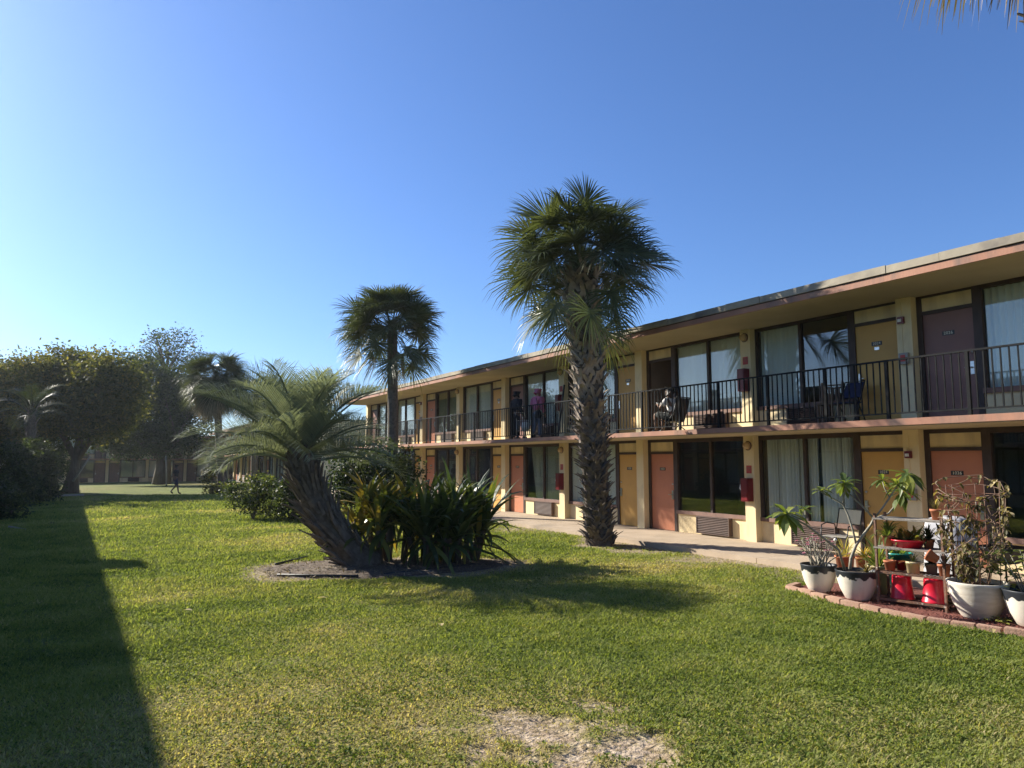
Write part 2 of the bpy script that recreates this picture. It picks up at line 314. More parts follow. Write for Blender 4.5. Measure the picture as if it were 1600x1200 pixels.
def lawnmat():
    m = bpy.data.materials.new('lawn'); m.use_nodes = True; t = m.node_tree; b = t.nodes['Principled BSDF']; L = t.links.new
    b.inputs['Roughness'].default_value = .95; b.inputs['Specular IOR Level'].default_value = .15
    tc = t.nodes.new('ShaderNodeTexCoord'); V = tc.outputs['Object']
    def noise(s, d=5):
        n = t.nodes.new('ShaderNodeTexNoise'); n.inputs['Scale'].default_value = s; n.inputs['Detail'].default_value = d; L(V, n.inputs['Vector']); return n.outputs[0]
    def rng_(i, a, c):
        r = t.nodes.new('ShaderNodeMapRange'); r.inputs[1].default_value = a; r.inputs[2].default_value = c; L(i, r.inputs[0]); return r.outputs[0]
    def mix(f, a, c):
        x = t.nodes.new('ShaderNodeMix'); x.data_type = 'RGBA'; L(f, x.inputs[0])
        for k, v in ((6, a), (7, c)):
            if isinstance(v, tuple): x.inputs[k].default_value = (*v, 1)
            else: L(v, x.inputs[k])
        return x.outputs[2]
    def att(n):
        a = t.nodes.new('ShaderNodeAttribute'); a.attribute_name = n; return a.outputs['Fac']
    g = mix(rng_(noise(9), .3, .7), (.095,.115,.032), (.18,.21,.056))
    g = mix(rng_(noise(.6), .4, .65), g, (.19,.225,.045))
    g = mix(att('dry'), g, (.25,.21,.075))
    g = mix(rng_(noise(60, 3), .50, .72), g, (.030,.036,.010))
    sand = mix(rng_(noise(7, 8), .35, .68), (.52,.42,.31), (.30,.22,.15))
    thatch = mix(rng_(noise(16, 6), .46, .60), sand, (.22,.165,.10)); g = mix(att('bare'), g, thatch); L(g, b.inputs['Base Color'])
    bp = t.nodes.new('ShaderNodeBump'); bp.inputs['Strength'].default_value = .9; bp.inputs['Distance'].default_value = .05; L(noise(24, 8), bp.inputs['Height']); L(bp.outputs[0], b.inputs['Normal'])
    return m
M['lawn'] = lawnmat(); me.materials.append(M['lawn'])
lawn = bpy.data.objects.new('lawn', me); COL.objects.link(lawn); tag(lawn, kind='structure')

# grass blades, thinner with distance
def make_grass(N):
    d = np.empty(0); th = np.empty(0)
    u = rng.random(N)
    d0, d1, d2 = 4.3, 9.0, 46.
    # density constant to d1, then ~1/d^2
    A = (d1**2 - d0**2)/2; B = d1**2*math.log(d2/d1); p = A/(A + B)
    r = np.where(u < p, np.sqrt(d0**2 + (u/p)*(d1**2 - d0**2)), d1*np.exp((u - p)/(1 - p)*math.log(d2/d1)))
    th = rng.uniform(R_(-6.5), R_(67), N)
    x = r*np.sin(th); y = r*np.cos(th)
    ok = (x < WALK_X - .02) & (bed_r(x, y) > .97) & (rng.random(N) > bare(x, y)*.90) & ~((x > np.interp(y, [2.6,3.6,4.6,5.35,6.55,7.74], [9.5,9.22,8.98,8.78,8.86,9.22])) & (y < 7.84) & (y > 2.6))
    ok &= rng.random(N) > .55*ss(.50, .72, fbm(x, y, 3.2, 3))
    x, y, r = x[ok], y[ok], r[ok]; n = len(x)
    z = gz(y) + (fbm(x, y, .35, 3) - .5)*.06*ss(11., 9., x)
    dr = dry(x, y); fine = fbm(x, y, 2.4, 3); ba = bare(x, y)
    sc = np.clip(r/8., .9, 5.)**.62
    h = rng.uniform(.016, .046, n)*sc*(1 - .35*dr)*(1-.5*ba)*(.45 + 1.25*fine**1.3); w = rng.uniform(.007, .015, n)*sc*(1 - .45*ba)
    az = rng.uniform(0, 2*np.pi, n); lean = rng.uniform(.3, 1.7, n)*h
    dx, dy = np.cos(az), np.sin(az); sx, sy = -dy*w/2, dx*w/2
    z = z - .003
    P = np.empty((n, 5, 3))
    P[:,0] = np.stack([x - sx, y - sy, z], -1); P[:,1] = np.stack([x + sx, y + sy, z], -1)
    mx, my = x + dx*lean*.45, y + dy*lean*.45; mz = z + h*.62
    P[:,2] = np.stack([mx - sx*.85, my - sy*.85, mz], -1); P[:,3] = np.stack([mx + sx*.85, my + sy*.85, mz], -1)
    P[:,4] = np.stack([x + dx*lean*1.1, y + dy*lean*1.1, z + h], -1)
    base = np.arange(n)*5
    F = np.concatenate([np.stack([base, base+1, base+3], -1), np.stack([base, base+3, base+2], -1), np.stack([base+2, base+3, base+4], -1)], 0)
    me = bpy.data.meshes.new('grass'); me.vertices.add(n*5); me.vertices.foreach_set('co', P.ravel())
    me.loops.add(F.size); me.loops.foreach_set('vertex_index', F.ravel().astype(np.int32)); me.polygons.add(len(F)); me.polygons.foreach_set('loop_start', np.arange(0, F.size, 3))
    me.update(calc_edges=True)
    tone = np.clip(.33 + .125*rng.standard_normal(n) + .42*dr + .35*ba + .40*(fine - .5) + .30*(fbm(x + 30, y, .9, 3) - .5) + (rng.random(n) < .03)*.35, 0, 1)
    a_ = me.attributes.new('tone', 'FLOAT', 'POINT'); a_.data.foreach_set('value', np.repeat(tone, 5).astype(np.float32))
    me.materials.append(leafmat('grass_blade', [(0,(.055,.095,.026)), (.30,(.215,.265,.070)), (.60,(.325,.345,.115)), (1,(.55,.45,.26))], .75, .5, .5, spec=.08, tint=(1.2,1.2,.5)))
    o = bpy.data.objects.new('grass', me); COL.objects.link(o); tag(o, 'short green and straw coloured grass covering the courtyard', 'grass', kind='stuff')
make_grass(950000)
def make_weeds(N):
    r = rng.random(N)*9.5 + 4.3; th = rng.uniform(R_(-6), R_(67), N); x = r*np.sin(th); y = r*np.cos(th)
    m = fbm(x + 70, y + 20, .8, 4)
    ok = (x < WALK_X - .1) & (bed_r(x, y) > 1.02) & (bare(x, y) < .75) & (rng.random(N) < .10 + .55*ss(.44, .68, m)) & ~((x > 8.7) & (y < 7.9))
    x, y = x[ok], y[ok]; n = len(x); k = 5
    z = gz(y) + (fbm(x, y, .35, 3) - .5)*.06*ss(11., 9., x) + .012
    az = (rng.uniform(0, 6.28, n)[:, None] + np.arange(k)*1.2566 + rng.uniform(-.3, .3, (n, k))); L_ = rng.uniform(.008, .021, (n, k)); up = rng.uniform(.2, 1.3, (n, k)); wd = L_*.42
    dx, dy = np.cos(az), np.sin(az); X0 = np.repeat(x[:, None], k, 1); Y0 = np.repeat(y[:, None], k, 1); Z0 = np.repeat(z[:, None], k, 1)
    Pp = np.stack([np.stack([X0, Y0, Z0], -1), np.stack([X0 + dx*L_*.6 - dy*wd, Y0 + dy*L_*.6 + dx*wd, Z0 + up*L_*.7], -1), np.stack([X0 + dx*L_*1.25, Y0 + dy*L_*1.25, Z0 + up*L_], -1), np.stack([X0 + dx*L_*.6 + dy*wd, Y0 + dy*L_*.6 - dx*wd, Z0 + up*L_*.7], -1)], 2).reshape(-1, 3)
    F = np.arange(n*k*4); me = bpy.data.meshes.new('weeds'); me.vertices.add(len(Pp)); me.vertices.foreach_set('co', Pp.ravel()); me.loops.add(len(F)); me.loops.foreach_set('vertex_index', F.astype(np.int32)); me.polygons.add(n*k); me.polygons.foreach_set('loop_start', np.arange(0, len(F), 4)); me.update(calc_edges=True)
    a_ = me.attributes.new('tone', 'FLOAT', 'POINT'); a_.data.foreach_set('value', np.repeat(np.clip(rng.normal(.4, .2, n*k), 0, 1), 4).astype(np.float32))
    me.materials.append(leafmat('weed_leaf', [(0,(.055,.095,.018)), (.5,(.15,.20,.04)), (1,(.32,.34,.10))], .6, .45, 1, spec=.15))
    o = bpy.data.objects.new('weeds', me); COL.objects.link(o); tag(o, 'small broad leaved weeds growing in patches through the lawn', 'weeds', kind='stuff')
make_weeds(52000)

# walkway and beds
w = MB()
for k in range(18):
    y0 = -8 + k*3.0; w.box(WALK_X, 13.56, y0 + .006, y0 + 2.994, -.15, .1)
tag(w.build('walkway', M['concrete']), kind='structure')
def blob_sheet(name, fn, cx, cy, rx, ry, m, n=48, rings=8, h=.07):
    b = MB(); vs = [(cx, cy, h)]; fs = []
    for i in range(1, rings + 1):
        for k in range(n):
            t = 2*math.pi*k/n; p = fn(t, i/rings)
            vs.append((p[0], p[1], h*(1 - (i/rings)**3) + .012 - (.03 if i == rings else 0) + U(-.012, .012)))
    for k in range(n):
        fs.append((0, 1 + k, 1 + (k+1) % n))
        for i in range(rings - 1): fs.append((1+i*n+k, 1+(i+1)*n+k, 1+(i+1)*n+(k+1)%n, 1+i*n+(k+1)%n))
    b.add(vs, fs); o = b.build(name, m, smooth=True); return tag(o, kind='structure')
def bedpt(t, s):
    ca, sa = math.cos(-.30), math.sin(-.30); r = s*(1 + .10*math.sin(3*t + 1) + .05*math.sin(7*t))
    u, v = BED[2]*r*math.cos(t), BED[3]*r*math.sin(t); return (BED[0] + u*ca + v*sa, BED[1] - u*sa + v*ca) if False else (BED[0] + u*math.cos(.30) + v*math.sin(.30), BED[1] - u*math.sin(.30) + v*math.cos(.30))
blob_sheet('mulch_bed', bedpt, BED[0], BED[1], 0, 0, M['mulch'], h=.035)
lb_ = MB(); r_ = random.Random(5)
for k in range(2600):
    t_, s_ = r_.uniform(0, 6.2832), math.sqrt(r_.random())*1.05; x, y = bedpt(t_, s_); d = Vector((r_.gauss(0,1), r_.gauss(0,1), r_.uniform(-.1,.5))).normalized(); L_ = r_.uniform(.02,.10)*(.6 if r_.random() < .7 else 1.3); p_ = Vector((x, y, .045*(1 - s_**3) + .012))
    lb_.strip([p_, p_ + d*L_*.5, p_ + d*L_], [.012, .03*r_.uniform(.4,1), .006], Vector((-d.y, d.x, .2)).normalized(), 0, r_.random()*.7)
tag(lb_.build('bark_litter', M['deadfrond'], attr=True), 'dead leaf and bark litter scattered over the mulch island', 'litter', kind='stuff')
gb = MB()
poly = [(9.30,7.78),(8.95,6.55),(8.88,5.35),(9.08,4.60),(9.3,3.6),(9.7,2.7),(10.9,2.7),(11.1,3.6),(11.1,5.4),(11.0,7.0),(10.2,7.75)]
n = len(poly); gb.add([(x, y, .03) for x, y in poly] + [(10.1, 5.4, .045)], [(i, (i+1) % n, n) for i in range(n)]); tag(gb.build('flower_bed', M['redmulch']), kind='structure')
cb = MB()
for k in range(1500):
    i = rnd.randrange(4); t = rnd.random(); a = Vector(poly[i]).lerp(Vector(poly[i+1]), t); x = a.x + abs(rnd.gauss(0, .35)) + .05; y = a.y + U(-.1, .1)
    if y > 7.6 or y < 3: continue
    d = Vector((U(-1,1), U(-1,1), U(-.3,.3))).normalized(); s2 = d.cross(Vector((0,0,1))).normalized(); L_ = U(.015,.045)
    cb.strip([Vector((x,y,.05+U(0,.015))), Vector((x,y,.05+U(0,.02))) + d*L_], [.014, .008], s2)
tag(cb.build('mulch_chips', M['redmulch']), 'loose red wood chips strewn over the brick edged bed', 'mulch', kind='stuff')

# ------------------------------------------------------------------ motel buildings
UNIT, PIER = 3.905, .30
FLOOR2, SOFF1, SOFF2, OVER = 2.55, 2.43, 4.945, 1.75
ZL = [0., FLOOR2]
def text_mesh(txt, size):
    c = bpy.data.curves.new('txt', 'FONT'); c.body = txt; c.size = size; c.align_x = 'CENTER'; c.align_y = 'CENTER'; c.extrude = .002; c.space_character = 1.1
    o = bpy.data.objects.new('txt', c); me = bpy.data.meshes.new_from_object(o)
    v = [tuple(p.co) for p in me.vertices]; f = [tuple(p.vertices) for p in me.polygons]
    bpy.data.objects.remove(o); bpy.data.curves.remove(c); bpy.data.meshes.remove(me); return v, f
def door_mesh():
    b = MB(); b.box(-.455, .455, -.045, 0, .01, 2.03); return b.mesh('door', [M['red_door']])
def handle_mesh(s):                    # s: +1 when the lock sits at +x
    b = MB(); x = .39*s
    b.box(x-.032, x+.032, 0, .022, .83, 1.06)
    b.tube([(x, .018, .955), (x, .06, .955), (x - .11*s, .062, .955)], .011, 8)
    return b.mesh('handle', [M['steel']])
def bolt_mesh(s):
    return MB().lathe([(0,.026),(.022,.022),(.027,0)], (.39*s, 0, 1.23), 12, M=Matrix.Rotation(-math.pi/2, 3, 'X')).mesh('deadbolt', [M['steel']], True)
BOLT = {1: bolt_mesh(1), -1: bolt_mesh(-1)} if 'steel' in M else None
def ac_mesh():
    b = MB(); b.box(-.55, -.525, -.1, .13, 0, .43); b.box(.525, .55, -.1, .13, 0, .43); b.box(-.525, .525, -.1, .13, 0, .025); b.box(-.525, .525, -.1, .13, .405, .43)
    b.box(-.525, .525, -.1, .02, .025, .405, 1)
    for k in range(9):
        z = .055 + k*.041; b.obox((0, .105, z), (1,0,0), (0,.75,-.66), (0,.66,.75), .525, .024, .006)
    return b.mesh('air_conditioner', [M['acgrille'], M['black']])
HANDLE = {1: handle_mesh(1), -1: handle_mesh(-1)}; AC = ac_mesh()
DOORS = {}
def door_me(col):
    if col not in DOORS:
        b = MB(); b.box(-.455, .455, -.045, 0, .01, 2.03); DOORS[col] = b.mesh('door', [M[col]])
    return DOORS[col]
def frame_door(sgn):
    # dark frame: jambs, head bar above the door and header at the soffit; local x centred on door
    b = MB(); o = -.575 if sgn > 0 else .575
    b.box(-.555, -.457, -.06, .03, 0, 2.425); b.box(.457, .555, -.06, .03, 0, 2.425)
    b.box(-.457, .457, -.06, .028, 2.032, 2.095); b.box(-.457, .457, -.06, .026, 2.352, 2.425)
    return b.mesh('door_frame', [M['brown']])
DFR = frame_door(1)
TRANSOM = MB().box(-.457, .457, -.05, .005, 2.095, 2.352).mesh('transom_panel', [M['cream']])
WW = UNIT - PIER - 1.11                # window width incl. frame
def window_me():
    b = MB(); h = WW/2; z0, z1 = .50, 2.425
    b.box(-h, h, -.07, .035, z1-.095, z1); b.box(-h, -h+.055, -.07, .035, z0+.06, z1-.095); b.box(h-.055, h, -.07, .035, z0+.06, z1-.095)
    b.box(-.035, .035, -.06, .03, z0+.06, z1-.095); b.box(-h, h, -.07, .055, z0-.03, z0+.06, 1)
    f = b.mesh('window', [M['brown'], M['sill']])
    p = MB(); p.box(-h+.056, -.036, -.022, -.016, z0+.061, z1-.096); p.box(.036, h-.056, -.040, -.034, z0+.061, z1-.096)
    return f, p.mesh('pane', [M['glass']])
WIN, PANE = window_me()
def curtain_me(style, side, seed):
    r = random.Random(seed); h = WW/2 - .04; b = MB(); z0, z1 = .54, 2.34
    def sheet(x0, x1, amp, pitch, y=-.13, flare=0., z0=z0):
        n = int((x1-x0)/.014); vs = []; ph = r.uniform(0, 6); cols = []; x = 0; 
        jit = [r.uniform(.6, 1.5) for _ in range(int((x1-x0)/pitch)+3)]
        for i in range(n+1):
            u = x0 + (x1-x0)*i/n; k = (u-x0)/pitch; j = jit[int(k)]
            yy = y + amp*j*math.sin(2*math.pi*k + ph) + .3*amp*math.sin(5.1*k + ph)
            for zz in (z0, (z0+z1)/2, z1):
                s = (z1-zz)/(z1-z0); vs.append((u + flare*s*(1 if x0+x1 > 0 else -1)*((u-x0)/(x1-x0) if x0+x1 > 0 else (x1-u)/(x1-x0)), yy, zz))
        b.add(vs, [(3*i+m, 3*i+3+m, 3*i+4+m, 3*i+1+m) for i in range(n) for m in (0, 1)])
    if style in ('drape', 'greydrape', 'olive', 'bluedrape'):
        sheet(-h, h, .032, .12)
    elif style == 'gappy':
        x = -h + .12
        while x < h - .1:
            wd = r.uniform(.25, .6); sheet(x, min(x + wd, h), .05, .095); x += wd + r.choice([.015, .03, .10])
    elif style == 'left':                                   # only the pane on the +x side is covered
        sheet(.03, h, .012, .13)
    elif style == 'blinds':
        k = 0; x = -h
        while x < h:
            a = r.uniform(-.15, .35); b.obox((x, -.13, (z0+z1)/2), (math.cos(a), math.sin(a), 0), (-math.sin(a), math.cos(a), 0), (0,0,1), .047, .001, (z1-z0)/2); x += .092
    elif style == 'askew':
        sheet(-h, -.02, .025, .13); sheet(.04, h-.15, .02, .2, flare=-.35)
    m = {'gappy':'drape','left':'drape','blinds':'drape','askew':'greydrape'}.get(style, style)
    return b.mesh('curtain', [M[m]], style != 'blinds')
def rail_me():
    b = MB(); x0, x1 = -UNIT/2, UNIT/2; yr = OVER - .07
    b.box(x0, x1, yr-.022, yr+.022, 1.0, 1.03); b.box(x0, x1, yr-.014, yr+.014, .09, .115)
    k = 0; n = 32
    for i in range(n):
        x = x0 + (i + .5)*UNIT/n
        if i % 11 == 5: b.box(x-.026, x+.026, yr-.025, yr+.025, 0, .999)
        else: b.box(x-.0095, x+.0095, yr-.0095, yr+.0095, .114, 1.001)
    return b.mesh('railing', [M['rail']])
RAIL = rail_me()
def pier_me():
    b = MB()
    for z0, z1 in ((0, SOFF1 - .002), (FLOOR2 + .001, SOFF2 - .002)): b.box(-PIER/2, PIER/2, -.15, .2, z0, z1)
    return b.mesh('column', [M['cream']])
COLM = pier_me()

def motel(label, group, loc, rotz, x0, units, first_red, look, rooms=None, detail=True, ends=True):
    """units along local +x starting at column x0; red units have the door beside their low-x column... see below"""
    B = thing('motel_building', loc, label, 'building', group); B.rotation_euler = (0, 0, rotz); ORG[B.name] = Vector((0,0,0))
    x1 = x0 + units*UNIT; D = -7.5
    def part(mb, name, m, par=B, **k):
        o = bpy.data.objects.new(name, mb.mesh(name, m if isinstance(m, list) else [m])); COL.objects.link(o); o.parent = par; return o
    # shell: apron walls under windows, cross walls, back wall, floors
    a = MB(); e = .16
    for i in range(units):
        xa = x0 + i*UNIT; red = (i % 2 == 0) == first_red
        d0 = (xa + PIER/2) if not red else (xa + UNIT - PIER/2)
        lo, hi = (xa + PIER/2, xa + PIER/2 + WW) if red else (xa + UNIT - PIER/2 - WW, xa + UNIT - PIER/2)
        for z in ZL: a.box(lo, hi, -.12, .0, z, z + .47)
    for i in range(units + 1):
        xa = x0 + i*UNIT
        for z, zt in ((0, SOFF1), (FLOOR2, SOFF2)): a.box(xa - .08, xa + .08, D + .1, -.151, z, zt - .002, 1 if 0 < i < units else 0)
    a.box(x0 - .08, x1 + .08, D - .1, D + .099, -.2, SOFF2 - .002)
    a.box(x0, x1, -3.6, -3.5, 0.002, SOFF1 - .003, 1); a.box(x0, x1, -3.6, -3.5, FLOOR2 + .002, SOFF2 - .003, 1)
    a.box(x0, x1, D + .1, -.001, -.2, -.002, 2)
    part(a, 'wall', [M['cream'], M['interior'], M['interior']])
    s = MB(); s.box(x0 - .15, x1 + .15, D, OVER - .03, SOFF1, FLOOR2)
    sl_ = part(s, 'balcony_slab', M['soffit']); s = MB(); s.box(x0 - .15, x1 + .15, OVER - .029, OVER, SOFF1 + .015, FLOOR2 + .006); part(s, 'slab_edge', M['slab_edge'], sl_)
    s = MB(); s.box(x0 - .15, x1 + .15, D - .4, OVER - .06, SOFF2, SOFF2 + .2, 0); s.box(x0 - .1, x1 + .1, D - .35, OVER - .1, SOFF2 + .2, SOFF2 + .215, 1)
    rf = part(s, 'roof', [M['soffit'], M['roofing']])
    s = MB(); s.box(x0 - .2, x1 + .2, OVER - .059, OVER - .02, SOFF2 - .01, SOFF2 + .105); part(s, 'fascia', M['slab_edge'], rf)
    s = MB(); n = int((x1 - x0)/.9); L_ = (x1 - x0 + .44)/n
    s.box(x0 - .2, x1 + .2, OVER - .059, OVER - .035, SOFF2 + .106, SOFF2 + .125, 1)
    for k in range(n):
        j = U(-.006, .006); xa = x0 - .22 + k*L_; s.box(xa + .002, xa + L_ - .002, OVER - .058, OVER + .012 + j, SOFF2 + .126, SOFF2 + .262 + U(-.008, .008))
    part(s, 'roof_edging', [M['flashing'], M['brown']], rf)
    for i in range(units + 1): inst('column', COLM, B, (x0 + i*UNIT, 0, 0))
    for i in range(units):
        xa = x0 + i*UNIT; xc = xa + UNIT/2; red = (i % 2 == 0) == first_red
        inst('railing', RAIL, B, (xc, 0, FLOOR2))
        # red unit: door at the high-x end (beside the next column); yellow unit: door at the low-x end
        dx = (xa + UNIT - PIER/2 - .555) if red else (xa + PIER/2 + .555)
        wx = (xa + PIER/2 + WW/2) if red else (xa + UNIT - PIER/2 - WW/2)
        for f, z in enumerate(ZL):
            lk = look.get((i, f), {}) ; col = lk.get('door', 'red_door' if red else 'yellow_door'); y = 0
            inst('door_frame', DFR, B, (dx, -.003, z)); inst('transom_panel', TRANSOM, B, (dx, 0, z))
            if col == 'open':
                d = inst('door', door_me('maroon_door'), B, (dx + .455, -.05, z), (0, 0, R_(-88)), 'dark door standing open inwards'); d.location = (dx - .44, -.5, z)
            else:
                d = inst('door', door_me(col), B, (dx, -.005, z)); inst('handle', HANDLE[-1 if red else 1], d); inst('deadbolt', BOLT[-1 if red else 1], d)
                if detail:
                    b = MB(); b.box(-.11, .11, .0005, .006, 1.59, 1.67)
                    no = lk.get('no')
                    if no:
                        v, fc = text_mesh(no, .078); b.add([(-p[0], .0078 + p[2], 1.63 + p[1]) for p in v], [f2 for f2 in fc], 1)
                    o = bpy.data.objects.new('number_plate', b.mesh('number_plate', [M['plate'], M['digits']])); COL.objects.link(o); o.parent = d
                    if f == 1 and not red:
                        b = MB(); b.box(-.05, .05, .0005, .012, 1.50, 1.56)
                        o = bpy.data.objects.new('door_knocker', b.mesh('door_knocker', [M['steel']])); COL.objects.link(o); o.parent = d
            wn = inst('window', WIN, B, (wx, -.006, z)); inst('pane', PANE, wn)
            st = lk.get('curtain', rnd.choice(['drape', 'drape', 'greydrape', 'none', 'gappy']))
            if st != 'none': inst('curtain', curtain_me(st, 1, i*7 + f), wn, (0, 0, 0))
            acx = (xa + 1.60) if not red else (xa + 1.30)
            if not red: acx = xa + UNIT - 1.60
            inst('air_conditioner', AC, B, (acx, 0, z + .04))
    return B
# main block: local x = world +Y, local y = world -X
A0 = 8.15
look = {}
# unit index i counts from column at A0-2*UNIT ; i=0 spans y 0.34..4.24, i=1: 4.24..8.15 (door 2026 side), i=2: 8.15..12.05 ...
nums = {1:'26', 2:'24', 3:'22', 4:'20', 5:'18', 6:'16', 7:'14', 8:'12', 9:'10', 0:'28'}
up = {0:'drape', 1:'drape', 2:'drape', 3:'blinds', 4:'greydrape', 5:'drape', 6:'drape', 7:'olive', 8:'drape', 9:'drape'}
lo = {0:'none', 1:'none', 2:'gappy', 3:'none', 4:'drape', 5:'askew', 6:'bluedrape', 7:'none', 8:'none', 9:'drape'}
for i in range(10):
    look[(i,0)] = dict(curtain=lo[i], no='10' + nums[i]); look[(i,1)] = dict(curtain=up[i], no='20' + nums[i])
look[(2,1)]['curtain'] = 'left'; look[(1,1)]['door'] = 'maroon_door'; look[(3,1)]['door'] = 'open'; look[(5,1)]['door'] = 'maroon_door'; look[(9,1)]['door'] = 'maroon_door'
G_B = None
main = motel('long two storey cream motel block with coral and mustard doors behind the tall palms', G_B, (13.5, 0, .1), R_(90), A0 - 2*UNIT, 10, False, look)
far2 = motel('second two storey motel block further along the walkway, glimpsed under the leaning palm fronds', G_B, (13.5, 0, -.05), R_(90), 55.2, 9, True, {}, detail=False)
cross = motel('dim two storey motel wing closing the far end of the lawn behind the trees', G_B, (0, 91.5, -.38), R_(180), -13.4, 9, True, {(i, f): dict(door='sill') for i in range(9) for f in (0, 1)}, detail=False)
leftb = motel('two storey motel block on the shaded side of the lawn, mostly hidden by trees', G_B, (-5.90, 0, .05), R_(-88.82), -70., 20, True, {}, detail=False)

# wall fixtures on the main block (world coordinates; wall plane x = 13.5, columns stand .2 proud)
CX = 13.3
def fix(name, y, z, label, cat, group=None): return thing(name, (CX, y, z), label, cat, group)
def colname(k): return ['', ''][0]
for j, yb in enumerate([A0 + UNIT + 2*UNIT*k for k in range(4)]):           # window-side columns
    ordn = ['nearest', 'second nearest', 'third nearest', 'farthest'][j]
    for f, z in enumerate((.1, .1 + FLOOR2)):
        fl = 'upper' if f else 'ground'
        t = fix('wall_lamp', yb - .02, z + 2.2, f'round amber wall lamp at the top of the {ordn} window column, {fl} floor', 'lamp', 'lamps on the window columns')
        b = MB(); b.lathe([(.0,0),(.10,0),(.11,.02),(.10,.04)], (CX, yb, z + 2.2), 20, M=Matrix.Rotation(-math.pi/2, 3, 'Y')); b.build('lamp_base', M['sill'], t, True)
        b = MB(); b.lathe([(.088,.04),(.085,.08),(.06,.125),(0,.14)], (CX, yb, z + 2.2), 20, M=Matrix.Rotation(-math.pi/2, 3, 'Y')); b.build('lamp_shade', M['lampglass'], t, True)
        if j < 2:
            t = fix('fire_cabinet', yb, z + .95, f'red fire extinguisher cabinet on the {ordn} window column, {fl} floor', 'fire cabinet', 'fire cabinets on the columns')
            b = MB(); b.box(CX-.18, CX-.001, yb-.105, yb+.105, z+.92, z+1.45); b.build('cabinet', M['redbox'], t)
            b = MB(); b.box(CX-.19, CX-.1805, yb-.085, yb+.085, z+.95, z+1.42); b.build('door', M['redbox'], t)
            b = MB(); b.tube([(CX-.1, yb+.10, z+1.1), (CX-.12, yb+.17, z+1.22), (CX-.1, yb+.17, z+1.3)], [.012,.03,.02], 8); b.build('extinguisher_handle', M['white'], t, True)
            b = MB(); b.box(CX-.010, CX-.001, yb-.075, yb+.075, z+1.56, z+1.74)
            b.box(CX-.012, CX-.0101, yb-.06, yb+.06, z+1.69, z+1.705, 1); b.box(CX-.012, CX-.0101, yb-.06, yb+.06, z+1.66, z+1.672, 1); b.box(CX-.012, CX-.0101, yb-.05, yb+.05, z+1.63, z+1.64, 1)
            o = b.build('fire_sign', [M['redsign'], M['sill']], org=(CX, yb, z + 1.65))
            tag(o, f'small faded red sign above the fire cabinet on the {ordn} window column, {fl} floor', 'sign', 'red signs on the columns')
for j, ya in enumerate([A0 + 2*UNIT*k for k in range(5)]):                  # door-side columns
    ordn = ['nearest', 'second nearest', 'third nearest', 'fourth nearest', 'farthest'][j]
    if j in (0, 3):
        for f, z in enumerate((.1, .1 + FLOOR2)):
            fl = 'upper' if f else 'ground'
            t = fix('fire_strobe', ya + .05, z + 2.0, f'dark red fire alarm strobe on the {ordn} column between two doors, {fl} floor', 'alarm', 'alarm strobes on the columns')
            b = MB(); b.box(CX-.06, CX-.001, ya-.02, ya+.10, z+1.9, z+2.03); b.build('housing', M['redbox'], t)
            b = MB(); b.box(CX-.085, CX-.0605, ya+.01, ya+.075, z+1.93, z+1.985); b.build('lens', M['white'], t)
            t = fix('pull_station', ya + .03, z + 1.2, f'grey fire alarm box on the {ordn} column between two doors, {fl} floor', 'alarm', 'alarm boxes on the columns')
            b = MB(); b.box(CX-.07, CX-.001, ya-.08, ya+.10, z+1.12, z+1.33); b.build('housing', M['greybox'], t)
            b = MB(); b.box(CX-.08, CX-.0705, ya-.03, ya+.06, z+1.17, z+1.29); b.build('pull_handle', M['redsign'], t)
            b = MB(); b.box(CX-.012, CX-.0005, ya+.035, ya+.05, z+1.335, z+1.895); b.box(CX-.012, CX-.0005, ya+.035, ya+.05, z+2.035, z+2.32)
            o = b.build('conduit', M['cream'], org=(CX, ya, z + 1.3)); tag(o, f'thin cream conduit running up the {ordn} column between two doors, {fl} floor', 'conduit', 'conduits on the columns')

# unseen box added atop the shaded block: its shadow notches the long shadow edge
v0 = Vector((-4.75, 24.4, 5.27)); t = thing('roof_shadow_box', v0, 'grey capped box added on the shaded block roof to cast a shadow notch', 'shadow_caster')
b = MB(); b.box(v0.x-.35, v0.x+.35, v0.y-.5, v0.y+.5, v0.z, v0.z+.32); b.build('housing', M['greybox'], t); b = MB(); b.box(v0.x-.45, v0.x+.45, v0.y-.62, v0.y+.62, v0.z+.325, v0.z+.40); b.build('cap', M['greybox'], t)
